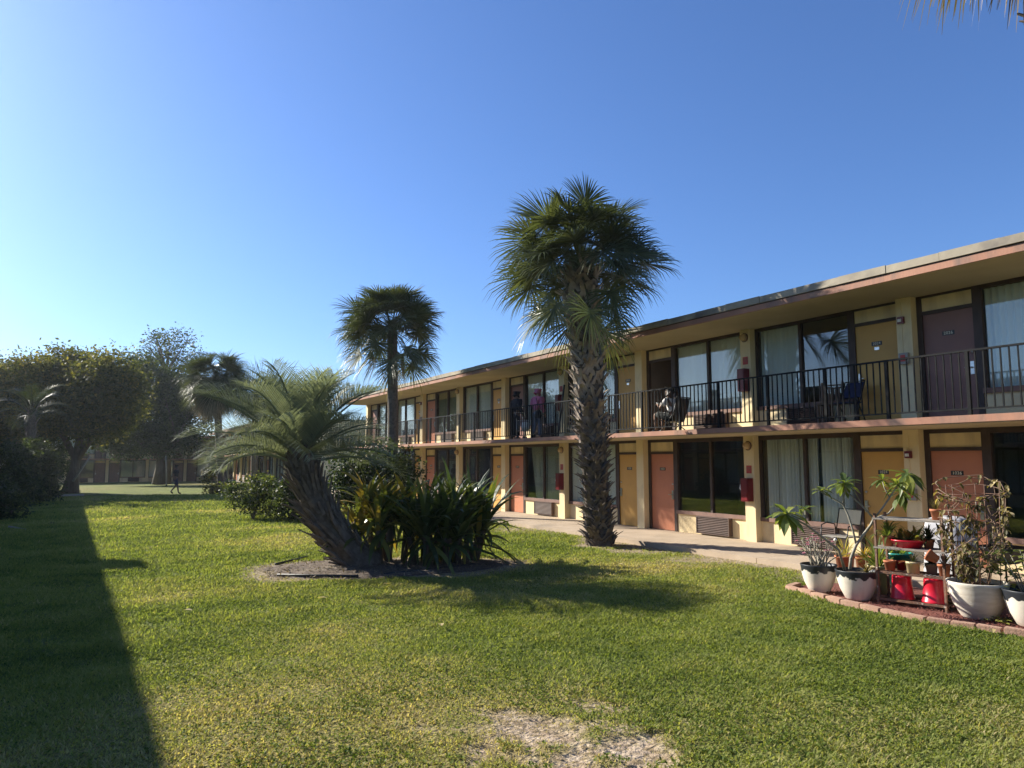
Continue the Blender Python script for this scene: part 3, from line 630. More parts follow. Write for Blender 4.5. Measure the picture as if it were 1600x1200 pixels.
# ------------------------------------------------------------------ palms
def perp(d):
    s = d.cross(Vector((0,0,1)))
    if s.length < 1e-3: s = Vector((1,0,0))
    return s.normalized()
def fan_leaf(b, c, d, pet, R, n=40, tone=.3, droop=.5, spread=R_(118), w=.034, petm=True, r=rnd):
    """costapalmate fan leaf: petiole from c along d, then a folded, drooping fan"""
    d = d.normalized(); side = perp(d); up = side.cross(d).normalized()
    p0 = c; pts = []
    for k in range(5):
        s = k/4; pts.append(c + d*pet*s + Vector((0,0,-1))*droop*.22*pet*s*s)
    if petm: b.strip(pts, [.05,.036,.03,.026,.022], side, 1, tone); b.strip(pts, [.03,.025,.02,.018,.015], up, 1, tone)
    h = pts[-1]; ax = (pts[-1] - pts[-2]).normalized(); up = side.cross(ax).normalized()
    bend = (r.uniform(.35, 1.0) if ax.z > .5 else r.uniform(.0, .55))*(1 if ax.z > -.4 else .2)                # the blade nods away from its stalk
    if up.z < 0: up = -up
    ax = (ax*math.cos(bend) - up*math.sin(bend)).normalized(); side = side if abs(side.dot(ax)) < .2 else perp(ax); up = side.cross(ax).normalized()
    roll = r.uniform(-.7, .7); cs, sn = math.cos(roll), math.sin(roll); sd = side*cs + up*sn; up2 = up*cs - side*sn
    if up2.z < 0: up2 = -up2
    for k in range(n):
        a = -spread + 2*spread*k/(n-1) + r.uniform(-.03, .03)
        fold = abs(a)/spread
        dr = (ax*math.cos(a) + sd*math.sin(a)); dr = (dr + up2*(.05 + .30*fold)).normalized()
        L_ = R*(1 - .26*fold**2)*r.uniform(.88, 1.08)
        start = h + ax*(.20*R*(1 - fold)*.9)
        tn = dr.cross(up2).normalized(); tn = (tn + up2*r.uniform(-.45, .45)).normalized(); dd = droop*r.uniform(.4, 1.5)
        q0 = start; q1 = start + dr*L_*.52 + Vector((0,0,-1))*dd*.03*L_; q2 = start + dr*L_*.82 + Vector((0,0,-1))*dd*.10*L_; q3 = start + dr*L_*1.0 + Vector((0,0,-1))*dd*.26*L_
        t = min(1, max(0, tone + r.uniform(-.12, .12)))
        b.strip([q0, q1, q2, q3], [w*.5, w*1.15, w*.62, .003], tn, 0, t)
def boots(b, path, r0, r1, n, L0=.30, w=.085, r=rnd, t0=0., t1=1., mi=0, out=.55, rad=None):
    """old leaf bases spiralling up a trunk, each a split wedge"""
    P = [Vector(p) for p in path]; cum = [0]
    for i in range(1, len(P)): cum.append(cum[-1] + (P[i]-P[i-1]).length)
    for k in range(n):
        s = t0 + (t1 - t0)*(k + r.random())/n; x = s*cum[-1]; i = max(j for j in range(len(P)-1) if cum[j] <= x + 1e-9); u = (x-cum[i])/(cum[i+1]-cum[i])
        c = P[i].lerp(P[i+1], u); T = (P[i+1]-P[i]).normalized(); rr = rad(s) if rad else r0 + (r1-r0)*s
        a = k*2.39996 + r.uniform(-.38, .38); ref = T.orthogonal().normalized(); q = T.cross(ref); n_ = ref*math.cos(a) + q*math.sin(a); sd = T.cross(n_)
        L_ = L0*r.uniform(.5, 1.35); o_ = out*r.uniform(.5, 1.55)
        if r.random() < .12: continue
        for sg in ((-1, 1) if w > .07 else (0,)):
            lean = sd*(.62*sg + r.uniform(-.15, .15)); d1 = (T + n_*o_*.55 + lean).normalized(); d2 = (T + n_*o_*1.25 + lean*.7).normalized()
            p0 = c + n_*rr*.97 - sd*sg*w*1.0; p1 = p0 + d1*L_*.55; p2 = p1 + d2*L_*.5
            th = n_
            vs = []
            for p, ww, tt in ((p0, w, .05), (p1, w*.78, .035), (p2, w*.5*r.uniform(.6,1.2), .016)):
                for m_, e_ in ((-1,-1),(1,-1),(1,1),(-1,1)): vs.append(p + sd*m_*ww/2 + th*e_*tt/2)
            b.add(vs, [(0,1,5,4),(1,2,6,5),(2,3,7,6),(3,0,4,7),(4,5,9,8),(5,6,10,9),(6,7,11,10),(7,4,8,11),(8,9,10,11)], mi)
def sabal(base, top, label, n=52, R=.95, pet=1.15, rt=(.30,.24), nboot=420, group=None, lean=None, skirt=0, lowl=7, sel=(-82,-38), seed=1, bootw=.085, dmin=-50, name='palm_tree', bulge=0., trunk_from=None, bootL=.30):
    r = random.Random(seed); base, top = Vector(base), Vector(top)
    t = thing(name, base, label, 'palm', group)
    path = [base.lerp(top, k/10) + Vector((0,0,0)) + (top-base).cross(Vector((0,0,1)))*.03*math.sin(k/10*math.pi) for k in range(11)]
    b = MB(); rs = [rt[0]*(1.35 - .35*min(1, k/1.0)) + (rt[1]-rt[0])*k/10 + bulge*math.exp(-((k-8)/2.6)**2)*.5 for k in range(11)]
    b.tube([path[0] - Vector((0,0,.15))] + path, [rs[0]*1.1] + rs, 14, wob=.05)
    tr = b.build('trunk', M['palmtrunk'], t, True)
    if nboot:
        b = MB(); rad = lambda s: float(np.interp(s, [k/10 for k in range(11)], rs)); boots(b, path, rt[0], rt[1], int(nboot*.62), bootL, bootw, r, t0=.36, t1=1.0, out=.85, rad=rad); bo = b.build('leaf_bases', M['boot'], tr)
        b = MB(); boots(b, path, rt[0], rt[1], int(nboot*.75), bootL*.75, bootw*.75, r, t0=.0, t1=.42, out=1.15, rad=rad); b.build('leaf_bases', M['boot_dark'], tr)
    b = MB()
    for k in range(n):
        s = (k + .5)/n; el = math.asin(max(-.9, min(.98, .95 - (.95 - math.sin(R_(dmin)))*s))) + R_(r.uniform(-7, 7)) if k < n - lowl else R_(r.uniform(-46, -14)); az = k*2.39996 + r.uniform(-.25, .25)
        d = Vector((math.cos(el)*math.cos(az), math.cos(el)*math.sin(az), math.sin(el)))
        fan_leaf(b, top + Vector((0,0,.15*(1-s))), d, pet*r.uniform(.62, 1.12), R*r.uniform(.85, 1.08), 44, tone=.34 + r.uniform(-.14, .22) + (.18 if s > .88 else 0), droop=.4 + .8*s, r=r)
    b.build('crown', [M['sabal'], M['sabal']], t, attr=True)
    if skirt:
        b = MB()
        for k in range(skirt):
            el = R_(r.uniform(*sel)); az = r.uniform(0, 6.28); d = Vector((math.cos(el)*math.cos(az), math.cos(el)*math.sin(az), math.sin(el)))
            fan_leaf(b, top - Vector((0,0,.1)), d, pet*r.uniform(.6, .9), R*r.uniform(.7, .95), 26, tone=r.uniform(.2, .9), droop=1.4, spread=R_(80), w=.03, r=r)
        b.build('dead_fronds', [M['deadfrond'], M['deadfrond']], t, attr=True)
    return t
sabal((10.37, 13.91, 0), (10.02, 14.10, 6.5), 'tall cabbage palm with shaggy criss-crossed trunk standing alone beside the walkway', n=80, pet=1.42, R=1.0, rt=(.22,.31), nboot=430, seed=3, skirt=0, lowl=9, bulge=.10, bootL=.40, bootw=.115, dmin=2)
sabal((9.53, 25.1, 0), (9.40, 25.15, 6.7), 'cabbage palm with slim smooth trunk rising behind the strap leaved plants', n=92, pet=1.3, rt=(.21,.18), nboot=0, seed=5, skirt=3, lowl=14, dmin=4)
p = at(347, 769, 44.); p.z = 0
sabal((p.x, p.y, 0), at(338, 590, 44.), 'cabbage palm with brown hanging skirt beside the broad trees at the far end', n=84, R=1.15, pet=1.2, rt=(.24,.2), nboot=0, seed=8, skirt=60)
p = at(397, 760, 54.); p.z = -.05
sabal((p.x, p.y, -.05), at(400, 617, 54.), 'cabbage palm whose crown just tops the fronds of the leaning palm', n=70, R=1.1, pet=1.2, rt=(.26,.2), nboot=0, seed=9, skirt=6)
sabal((8.1, 2.7, 0), (7.85, 2.95, 8.72), 'cabbage palm close by, only dry hanging frond tips showing at the top edge', n=50, rt=(.3,.26), nboot=380, seed=12, skirt=60, lowl=0, sel=(-75,-12), bootL=.34, dmin=22)

def feather(b, c, az, el, L_, n=52, ll=.55, arch=1.25, tone=.4, r=rnd, w=.0145, vup=.6):
    d = Vector((math.cos(el)*math.cos(az), math.cos(el)*math.sin(az), math.sin(el))); hz = Vector((math.cos(az), math.sin(az), 0)); p = Vector(c); pts = [p.copy()]; ang = el; N = 16
    for k in range(N):
        s = k/N; p = p + (hz*math.cos(ang) + Vector((0,0,1))*math.sin(ang))*L_/N; pts.append(p.copy()); ang -= arch/N*(0.45 + 1.3*s)
    sd = Vector((-math.sin(az), math.cos(az), 0)); tw = r.uniform(-.3, .3)
    b.tube(pts, [.028*(1-.85*k/N) + .003 for k in range(N+1)], 5, 1, a=tone)
    for k in range(n):
        s = .16 + .84*k/(n-1); x = s*N; i = min(N-1, int(x)); q = pts[i].lerp(pts[i+1], x-i); T = (pts[i+1]-pts[i]).normalized(); N_ = sd.cross(T).normalized()
        if N_.z < 0: N_ = -N_
        l = ll*(.55 + .6*math.sin(math.pi*min(1, s*.9+.08)))*r.uniform(.85, 1.1)*(1 - .35*s**4)
        for sg in (-1, 1):
            dv = (T*(.55 + .5*s) + sd*sg*.85 + N_*(vup + r.uniform(-.12, .12)) + sd*tw*.3).normalized(); dn = Vector((0,0,-1))
            q1 = q + dv*l*.5 + dn*l*.05; q2 = q + dv*l*.88 + dn*l*r.uniform(.08, .42); wd = dv.cross(N_).normalized()
            b.strip([q, q1, q2], [w*.7, w, .003], wd, 0, min(1, max(0, tone + r.uniform(-.1, .1))))
def pindo(base, mid, top, label, n=56, L_=1.98, rb=.30, rtp=.22, seed=4, nb=210, ll=.82, tone=.46, arch=.85, leafm='pindo'):
    r = random.Random(seed); base, mid, top = Vector(base), Vector(mid), Vector(top)
    t = thing('feather_palm', base, label, 'palm')
    path = [(base*(1-s)**2 + mid*2*s*(1-s) + top*s*s) for s in [k/10 for k in range(11)]]
    b = MB(); b.tube([path[0] - Vector((0,0,.15))] + path, [rb*1.25] + [rb*(1.15 if k == 0 else 1) + (rtp-rb)*k/10 for k in range(11)], 14, wob=.08); tr = b.build('trunk', M['palmtrunk'], t, True)
    b = MB(); boots(b, path, rb, rtp, nb, .42, .07, r, t0=.02, t1=1.03, out=.5); b.build('leaf_bases', M['boot_dark'], tr)
    b = MB(); ax = (path[-1]-path[-2]).normalized()
    for k in range(n):
        s = (k+.5)/n; el = R_(86 - 80*s**.95 + r.uniform(-10, 10)); az = k*2.39996 + r.uniform(-.3, .3)
        c = top + Vector((math.cos(az), math.sin(az), 0))*.12 - Vector((0,0,.35*s))
        feather(b, c, az, el, L_*r.uniform(.8, 1.1)*(1 if s > .15 else .85), 48, ll, arch*r.uniform(.8, 1.25), tone=tone + r.uniform(-.15, .15) + (.35 if r.random() < .06 else 0), r=r)
    b.build('crown', [M[leafm], M[leafm]], t, attr=True)
    return t
pindo((4.50, 13.38, .05), (3.55, 13.8, .9), (3.42, 13.98, 2.25), 'leaning grey green feather palm with rough trunk in the mulch island')
p = gnd(50, 786); 
pindo((p.x - .4, p.y + 3, 0), (p.x - .4, p.y + 3, 2.5), at(50, 640, depth((p.x - .4, p.y + 3, 0))), 'dim feather palm among dark bushes at the left edge of the lawn', n=16, L_=2.2, rb=.22, rtp=.18, seed=21, nb=60, tone=.05, arch=1.5, ll=.6, leafm='sabal')  # dark leaf tone puts the shade into the frond colour

# strap-leaved clumps in the island
def strap_clump(c, label, stems, spread, hs, ll, seed, tone, n=20):
    r = random.Random(seed); c = Vector(c); t = thing('strap_leaf_plant', c, label, 'plant')
    sb = MB(); lb = MB()
    for k in range(stems):
        a = k*2.4 + r.uniform(-.3, .3); rr = spread*math.sqrt((k+.4)/stems); x, y = c.x + rr*math.cos(a), c.y + rr*.6*math.sin(a); h = hs*r.uniform(.6, 1.15)
        tp = Vector((x + rr*.25*math.cos(a) + r.uniform(-.08,.08), y + r.uniform(-.1,.1), c.z + h))
        sb.tube([(x, y, c.z - .05), (x*.5 + tp.x*.5 + r.uniform(-.03,.03), (y+tp.y)/2, c.z + h*.5), tp], [.07,.055,.05], 8, wob=.15)
        for j in range(n):
            el = R_(r.uniform(38, 88) if r.random() < .82 else r.uniform(-35, 30)); az = j*2.39996 + r.uniform(-.4, .4); L_ = ll*r.uniform(.65, 1.12)
            hz = Vector((math.cos(az), math.sin(az), 0)); p = tp - Vector((0,0,r.uniform(0, .3)*h)); ang = el; pts = [p.copy()]; N = 6; cv = r.uniform(.2, .95)
            for m_ in range(N): p = p + (hz*math.cos(ang) + Vector((0,0,1))*math.sin(ang))*L_/N; pts.append(p.copy()); ang -= cv*(m_+1)/N*.55
            sd = Vector((-hz.y, hz.x, 0)); sd = (sd + Vector((0,0,r.uniform(-.5,.5)))).normalized()
            lb.strip(pts, [.055,.085,.10,.096,.078,.048,.004], sd, 0, min(1, max(0, tone + r.gauss(0, .16))))
        for j in range(5):
            az = r.uniform(0, 6.28); hz = Vector((math.cos(az), math.sin(az), 0)); p = Vector((x, y, c.z + h*r.uniform(.35, .8)))
            lb.strip([p, p + hz*.16 + Vector((0,0,.03)), p + hz*.24 + Vector((0,0,-.25)), p + hz*.24 + Vector((0,0,-.5*r.uniform(.6,1)))], [.03,.05,.04,.01], Vector((-hz.y, hz.x, 0)), 0, r.uniform(.1, 1))
    sb.build('stem', M['bark'], t, True); lb.build('foliage', M['strap'], t, attr=True); return t
strap_clump((5.95, 12.95, .06), 'dense dark green strap leaved clump, the right one of the two in the mulch island', 14, .70, .75, 1.20, 31, .46, 30)
strap_clump((4.95, 13.6, .08), 'yellow tinged strap leaved clump between the leaning trunk and the darker clump', 9, .62, .95, .85, 33, .76, 34)

# black edging strips in the island
for k, (a, bb) in enumerate([((433,901),(560,903)), ((430,884),(480,872)), ((600,900),(742,884))]):
    A, B_ = gnd(*a), gnd(*bb); b = MB(); mid = (A+B_)/2 + Vector((0,-.05,0)); b.tube([A + Vector((0,0,.03)), mid + Vector((0,0,.035)), B_ + Vector((0,0,.03))], .022, 6)
    tag(b.build('garden_edging', M['shoe'], None, True, org=A), ['long black plastic edging strip on the front rim of the mulch island', 'short black edging strip on the left rim of the mulch island', 'black edging strip in the shade on the right rim of the mulch island'][k], 'edging', 'edging strips round the mulch island')

# ------------------------------------------------------------------ broadleaf trees and shrubs
def leaf_cloud(b, blobs, n, size, r, tone=.4, clump=26, csz=.45):
    """leaves in clumps through the outer volume of several ellipsoids"""
    ext = []
    for (cx, cy, cz, rx, ry, rz) in blobs:                 # uneven outline: smaller sprays of foliage off every mass
        for _ in range(4):
            v = Vector((r.gauss(0,1), r.gauss(0,1), r.gauss(.1,1))).normalized(); f_ = r.uniform(.28, .5); ext.append((cx + v.x*rx*.95, cy + v.y*ry*.95, cz + v.z*rz*.95, rx*f_, ry*f_, rz*f_))
    blobs = list(blobs) + ext
    tot = sum(q[3]*q[4]*q[5] for q in blobs)
    for (cx, cy, cz, rx, ry, rz) in blobs:
        m = max(3, int(n/clump*(rx*ry*rz)/tot))
        for _ in range(m):
            v = Vector((r.gauss(0,1), r.gauss(0,1), r.gauss(0,1))).normalized(); s = r.uniform(.35, 1.0)**.55
            c = Vector((cx + v.x*rx*s, cy + v.y*ry*s, cz + v.z*rz*s)); ct = tone + r.uniform(-.34, .30); k_ = csz*r.uniform(.5, 1.5)
            for _ in range(clump):
                p = c + Vector((max(-1.5, min(1.5, r.gauss(0, 1)))*k_, max(-1.5, min(1.5, r.gauss(0, 1)))*k_, max(-1.4, min(1.4, r.gauss(0, 1)))*k_*.7)); d = Vector((r.gauss(0,1), r.gauss(0,1), r.gauss(-.2,.7))).normalized(); sd = d.orthogonal(); sd = (Matrix.Rotation(r.uniform(0, 6.28), 3, d) @ sd).normalized()
                L_ = size*r.uniform(.6, 1.3)
                b.add([p, p + d*L_*.5 + sd*L_*.28, p + d*L_, p + d*L_*.5 - sd*L_*.28], [(0,1,2,3)], 0, min(1, max(0, ct + r.uniform(-.12, .12))))
def tree(base, trunk, blobs, label, n, size, m, seed, rt=.25, tone=.4, clump=26, csz=.45, name='broadleaf_tree', cat='tree', bark='bark', limbs=9, group=None):
    r = random.Random(seed); t = thing(name, base, label, cat, group); b = MB()
    for k, pts in enumerate(trunk):
        r0 = rt*(1 if k == 0 else .6); nn = len(pts); b.tube(pts, [r0*(1.5 if (i == 0 and k == 0) else 1 - .6*i/nn) for i in range(nn)], 9, wob=.08)
    tp = Vector(trunk[0][-1])
    for k in range(limbs):
        q = blobs[k % len(blobs)]; v = Vector((r.gauss(0,1), r.gauss(0,1), r.gauss(.3,.8))).normalized(); e = Vector((q[0] + v.x*q[3]*.8, q[1] + v.y*q[4]*.8, q[2] + v.z*q[5]*.8)); src = Vector(trunk[k % len(trunk)][-1])
        m_ = src.lerp(e, .5) + Vector((r.uniform(-.3,.3), r.uniform(-.3,.3), r.uniform(.0,.5)))*min(1, q[3]*.4); b.tube([src, m_, e], [rt*.38, rt*.22, rt*.06], 6)
        for _ in range(3):
            v2 = Vector((r.gauss(0,1), r.gauss(0,1), r.gauss(0,.8))).normalized(); b.tube([m_.lerp(e, r.random()), e + Vector((v2.x*q[3], v2.y*q[4], v2.z*q[5]))*.45], [rt*.12, rt*.03], 4)
    b.build('trunk', M[bark], t, True); lb = MB(); leaf_cloud(lb, blobs, n, size, r, tone, clump, csz); lb.build('crown', M[m], t, attr=True); return t
def P(px, py, Z): return at(px, py, Z)
def blobs_px(lst, Z):
    out = []
    for px, py, rx, ry, dz in lst:
        p = at(px, py, Z + dz); k = FPX/(Z + dz); out.append((p.x, p.y, p.z, rx/k, rx/k*.9, ry/k))
    return out
g1 = gnd(110, 770); Z1 = depth(g1)
tree(g1, [[g1, P(116,735,Z1), P(122,700,Z1), P(128,670,Z1)], [P(118,722,Z1), P(140,690,Z1), P(160,650,Z1)], [P(117,715,Z1), P(98,680,Z1), P(70,640,Z1)]],
     blobs_px([(60,610,52,44,0),(120,590,50,42,1),(165,600,46,46,-1),(95,640,60,40,0),(30,640,40,46,1),(150,655,46,36,0),(185,640,36,36,1)], Z1),
     'spreading olive leaved tree with leaning trunk at the left, inside the building shadow', 52000, .22, 'oak', 41, .34, .52)
g2 = gnd(250, 756, -.2); Z2 = depth(g2)
tree(g2, [[g2, P(251,730,Z2), P(250,700,Z2), P(248,680,Z2)], [P(251,712,Z2), P(275,690,Z2)], [P(250,715,Z2), P(215,685,Z2)]],
     blobs_px([(200,620,44,52,-2),(250,650,44,48,0),(225,590,40,36,0),(175,660,40,40,-1),(275,625,34,48,2),(305,645,30,48,3),(290,690,26,20,2),(215,690,50,22,0),(265,695,34,22,0)], Z2),
     'broad dark tree with thick trunk standing in the sunlit strip at the far end', 56000, .25, 'greenleaf', 42, .5, .42)
g3 = at(262, 740, 74.); g3.z = -.35
tree(g3, [[g3, P(262,690,74), P(262,640,74), P(260,585,74)]], blobs_px([(245,545,26,24,0),(285,550,26,30,1),(262,530,24,16,-1),(225,570,24,22,0),(300,590,20,30,0),(265,580,40,36,1),(255,630,36,50,0)], 74.),
     'tall sparse tree with airy crown rising behind the broad dark tree', 9000, .24, 'greenleaf', 43, .3, .5, clump=12, csz=.5, limbs=22)
g4 = at(18, 782, 42.); g4.z = 0
tree(g4, [[g4, P(18,720,42), P(14,660,42)]], blobs_px([(20,600,40,34,0),(-15,610,40,40,0),(45,580,28,22,1),(5,650,50,36,0),(-30,660,40,40,0),(60,640,28,30,1)], 42.),
     'golden topped tree at the left edge behind the dark bushes', 40000, .17, 'oak', 44, .28, .62)
# shrubs
def shrub(px, py, Z, blobs, label, n, size, m, seed, tone=.4, csz=.2, z=0.):
    g = at(px, py, Z); g.z = z
    tree(g, [[g, g + Vector((.05,0,.3))], [g, g + Vector((-.1,.1,.35))], [g, g + Vector((.1,-.1,.35))]], blobs_px(blobs, Z), label, n, size, m, seed, .045, tone, 18, csz, 'shrub', 'shrub', limbs=8)
gs = gnd(430, 812); ZS = depth(gs)
shrub(395, 810, ZS, [(385,775,30,26,0),(410,785,30,24,.5),(365,770,14,18,0),(420,765,20,18,0),(405,755,20,12,.5)], 'leafy shrub with yellow tips on the lawn behind the leaning palm', 3800, .10, 'greenleaf', 51, .62, .14)
shrub(455, 812, ZS-.6, [(455,785,30,26,0),(480,775,26,30,.5),(450,765,20,16,0)], 'low grassy looking shrub tucked behind the leaning palm trunk', 3000, .12, 'greenleaf', 52, .42, .14)
shrub(590, 790, 24.5, [(560,735,36,36,0),(600,725,40,34,1),(630,745,24,36,1),(580,770,50,26,0),(545,765,30,30,-.5)], 'large glossy dark shrub between the leaning palm and the walkway', 9000, .13, 'greenleaf', 53, .30, .22)
shrub(330, 776, 43., [(335,765,10,9,0),(350,768,10,7,0),(325,745,8,12,0)], 'small scruffy shrub at the foot of the skirted palm', 1200, .14, 'oak', 54, .6, .14)
for k, (px, py, Z, bl, lab) in enumerate([
    (20, 800, 31, [(-5,740,40,46,0),(20,770,36,30,0),(30,720,26,30,1)], 'dark leafy bush in deep shade at the left picture edge'),
    (62, 785, 34, [(60,745,24,36,0),(50,715,24,26,0),(72,765,16,18,0)], 'upright dark bush beside the shaded pale kerb'),
    (10, 860, 24, [(-12,800,30,44,0),(-5,835,28,24,0)], 'shaded bush nearest to the camera at the left edge'),
    (82, 770, 46, [(80,690,22,40,0),(62,670,26,30,0),(90,720,18,30,0)], 'tall shrub with glinting small leaves between bush and leaning tree')]):
    shrub(px, py, Z, bl, lab, 9000, .14, 'greenleaf', 60 + k, .4, .2)
# pale leaning branch, thin pale sapling, pipe, sticks
b = MB(); b.tube([at(114,752,Z1-1), at(128,732,Z1-1), at(141,713,Z1-1)], [.07,.055,.04], 7); tag(b.build('fallen_branch', M['palebark'], None, True, org=at(114,752,Z1-1)), 'pale bare branch leaning against the left tree', 'branch')
b = MB(); g = at(260,757,62.); g.z = -.2; b.tube([g, at(260,735,62.), at(259,712,62.)], [.06,.05,.03], 6); tag(b.build('sapling', M['palebark'], None, True, org=g), 'thin pale sapling stem right of the thick tree trunk', 'sapling')
b = MB(); A, B_ = gnd(60,777), gnd(131,775); b.tube([A + Vector((0,0,.05)), B_ + Vector((0,0,.05))], .06, 6); tag(b.build('garden_pipe', M['greywood'], None, True, org=A), 'pale pipe lying on the shaded lawn below the left tree', 'pipe')
b = MB(); A, B_ = gnd(14,825), gnd(40,829); b.tube([A + Vector((0,0,.04)), B_ + Vector((0,0,.03))], .03, 6); tag(b.build('fallen_stick', M['palebark'], None, True, org=A), 'short stick lying in the shade at the left edge', 'stick')
b = MB(); A = gnd(54,776); b.tube([A, A + Vector((.05,0,.62))], [.03,.02], 6); tag(b.build('garden_stake', M['palebark'], None, True, org=A), 'thin upright stake at the end of the pale pipe', 'stake')

# ------------------------------------------------------------------ planted corner by the walkway
BZ = .04
def bowl_thing(p, R, h, label, m='bowl', group=None, name='potted_plant'):
    t = thing(name, p, label, 'potted plant', group); x, y, z = p
    b = MB(); b.lathe([(0,z),(R*.50,z),(R*.58,z+.02),(R*.80,z+h*.36),(R*.93,z+h*.68),(R*.985,z+h*.93),(R*1.01,z+h*.985),(R,z+h),(R*.94,z+h),(R*.92,z+h*.85)], (x, y, 0), 40); b.build('bowl', M[m], t, True)
    b = MB(); b.lathe([(R*.93,z+h*.87),(R*.5,z+h*.90),(0,z+h*.91)], (x, y, 0), 24); b.build('soil', M['soil'], t, True); return t
def pot_prof(r0, r1, h, rim=.028):
    return [(0,0),(r0,0),(r1*.97,h-rim),(r1*1.08,h-rim),(r1*1.08,h),(r1*.95,h),(r1*.92,h*.85),(0,h*.84)]
def rosette(b, c, n, L_, w, e0, e1, tone, r, curl=.8, sp=.12):
    c = Vector(c)
    for j in range(n):
        el = R_(r.uniform(e0, e1)); az = j*2.39996 + r.uniform(-.3,.3); l = L_*r.uniform(.65,1.1); hz = Vector((math.cos(az), math.sin(az), 0)); p = c.copy(); ang = el; pts = [p.copy()]; N = 5; cv = curl*r.uniform(.4,1.4)
        for m_ in range(N): p = p + (hz*math.cos(ang) + Vector((0,0,1))*math.sin(ang))*l/N; pts.append(p.copy()); ang -= cv*(m_+1)/N*.5
        b.strip(pts, [w*.7,w,w,w*.8,w*.5,.002], Vector((-hz.y, hz.x, 0)), 0, min(1,max(0,tone + r.gauss(0, sp))))
def leaf(b, p, d, L_, w, tone, r, fold=.25, sag=.3):
    d = d.normalized(); s = perp(d); n_ = s.cross(d).normalized()
    mid = [p, p + d*L_*.3 + n_*0, p + d*L_*.65 - Vector((0,0,1))*L_*sag*.35, p + d*L_ - Vector((0,0,1))*L_*sag]
    ws = [.12*w, .8*w, w, .03*w]
    for sg in (-1, 1):
        vs = []
        for q, ww in zip(mid, ws): vs += [q, q + s*sg*ww*.5 + n_*fold*ww*.5]
        b.add(vs, [(0,1,3,2),(2,3,5,4),(4,5,7,6)], 0, tone)
# bowl with desert rose
g = gnd(1281, 929); g.z = BZ; r = random.Random(71)
t = bowl_thing(tuple(g), .255, .40, 'white bowl with ragged black rim holding a twiggy pink flowered desert rose')
b = MB(); fb = MB(); lb = MB(); top = g + Vector((0,0,.36))
for k in range(24):
    az = r.uniform(0, 6.28); rr = r.uniform(0, .13); p = top + Vector((rr*math.cos(az), rr*math.sin(az), -.02)); d = Vector((math.cos(az)*r.uniform(.1,.7), math.sin(az)*r.uniform(.1,.7), 1)).normalized(); pts = [p]; L_ = r.uniform(.24, .42)
    for m_ in range(4): d = (d + Vector((r.gauss(0,.22), r.gauss(0,.22), r.gauss(0,.1)))).normalized(); pts.append(pts[-1] + d*L_/4)
    b.tube(pts, [.012,.010,.008,.007,.005], 6)
    for _ in range(2):
        d2 = (d + Vector((r.gauss(0,.5), r.gauss(0,.5), r.gauss(0,.3)))).normalized(); e = pts[-1] + d2*r.uniform(.05,.13); q0 = pts[-2] if _ else pts[-1]; b.tube([q0, e], [.006,.004], 5)
        if r.random() < .5:
            for m_ in range(5):
                a = m_*1.2566 + r.random(); pd = (d2*.5 + Vector((math.cos(a), math.sin(a), r.uniform(-.2,.4)))).normalized(); leaf(fb, e, pd, .034, .026, r.random(), r)
        else:
            for m_ in range(2): leaf(lb, e, Vector((r.gauss(0,1), r.gauss(0,1), .4)), .05, .018, .4, r)
b.build('stem', M['plustem'], t, True); fb.build('flower', M['pink'], t, attr=True); lb.build('leaves', M['pluleaf'], t, attr=True)
# bowl with plumeria
g = gnd(1341, 941); g.z = BZ; Zp = depth(g); r = random.Random(72)
t = bowl_thing(tuple(g), .28, .40, 'white bowl with thick black rim holding the tall branching plumeria')
b = MB(); lb = MB()
def pp(x, y, dz=0.): return at(1190 + x*.1625, 700 + y*.1625, Zp + dz)
br = [([(800,1170,0),(740,980,-.02),(560,840,-.12),(430,740,-.2),(250,650,-.28)],[.020,.018,.016,.015,.013]), ([(430,740,-.2),(418,600,-.22)],[.009,.007]),
      ([(850,1165,.03),(860,1060,.04),(910,930,.05),(1050,740,.05),(1080,680,.05)],[.024,.022,.021,.018,.017]),
      ([(910,930,.05),(880,800,.1),(830,640,.15),(780,540,.2),(570,420,.25)],[.016,.014,.013,.012,.010]), ([(780,540,.2),(800,430,.22),(800,350,.22)],[.010,.009,.008]),
      ([(1080,680,.05),(960,550,.12),(820,420,.2),(800,350,.22)],[.014,.012,.010,.009]),
      ([(1080,680,.05),(1160,580,-.02),(1230,480,-.05),(1300,370,-.08),(1400,260,-.1)],[.014,.013,.012,.011,.010]), ([(1100,672,.05),(1220,630,.12),(1290,550,.18),(1345,430,.2)],[.013,.012,.011,.010]), ([(1230,480,-.05),(1180,380,.05),(1160,310,.08)],[.009,.008,.007])]
for pts, rs in br: b.tube([pp(*q) for q in pts], rs, 8)
for (x, y, dz, nl, L_, dn) in [(240,640,-.28,15,.32,.3),(418,590,-.22,8,.19,.2),(570,410,.25,9,.20,.25),(800,340,.22,20,.27,.3),(1400,250,-.1,17,.28,.2),(1345,425,.2,17,.28,.45),(1290,350,-.08,13,.22,.3),(1160,305,.08,10,.19,.35)]:
    c = pp(x, y, dz)
    for j in range(nl):
        az = j*2.39996 + r.random(); el = r.uniform(-.75, 1.05) - dn*.45; leaf(lb, c, Vector((math.cos(az)*math.cos(el), math.sin(az)*math.cos(el), math.sin(el))), L_*r.uniform(.75,1.15), L_*.34, min(1, max(0, .42 + r.gauss(0,.2))), r, sag=r.uniform(.1,.5))
b.build('stem', M['plustem'], t, True); lb.build('leaves', M['pluleaf'], t, attr=True)
lb = MB(); rosette(lb, g + Vector((.05,-.12,.37)), 34, .20, .016, 10, 80, .65, r, sp=.3); lb.build('undergrowth', M['dryleaf'], t, attr=True)
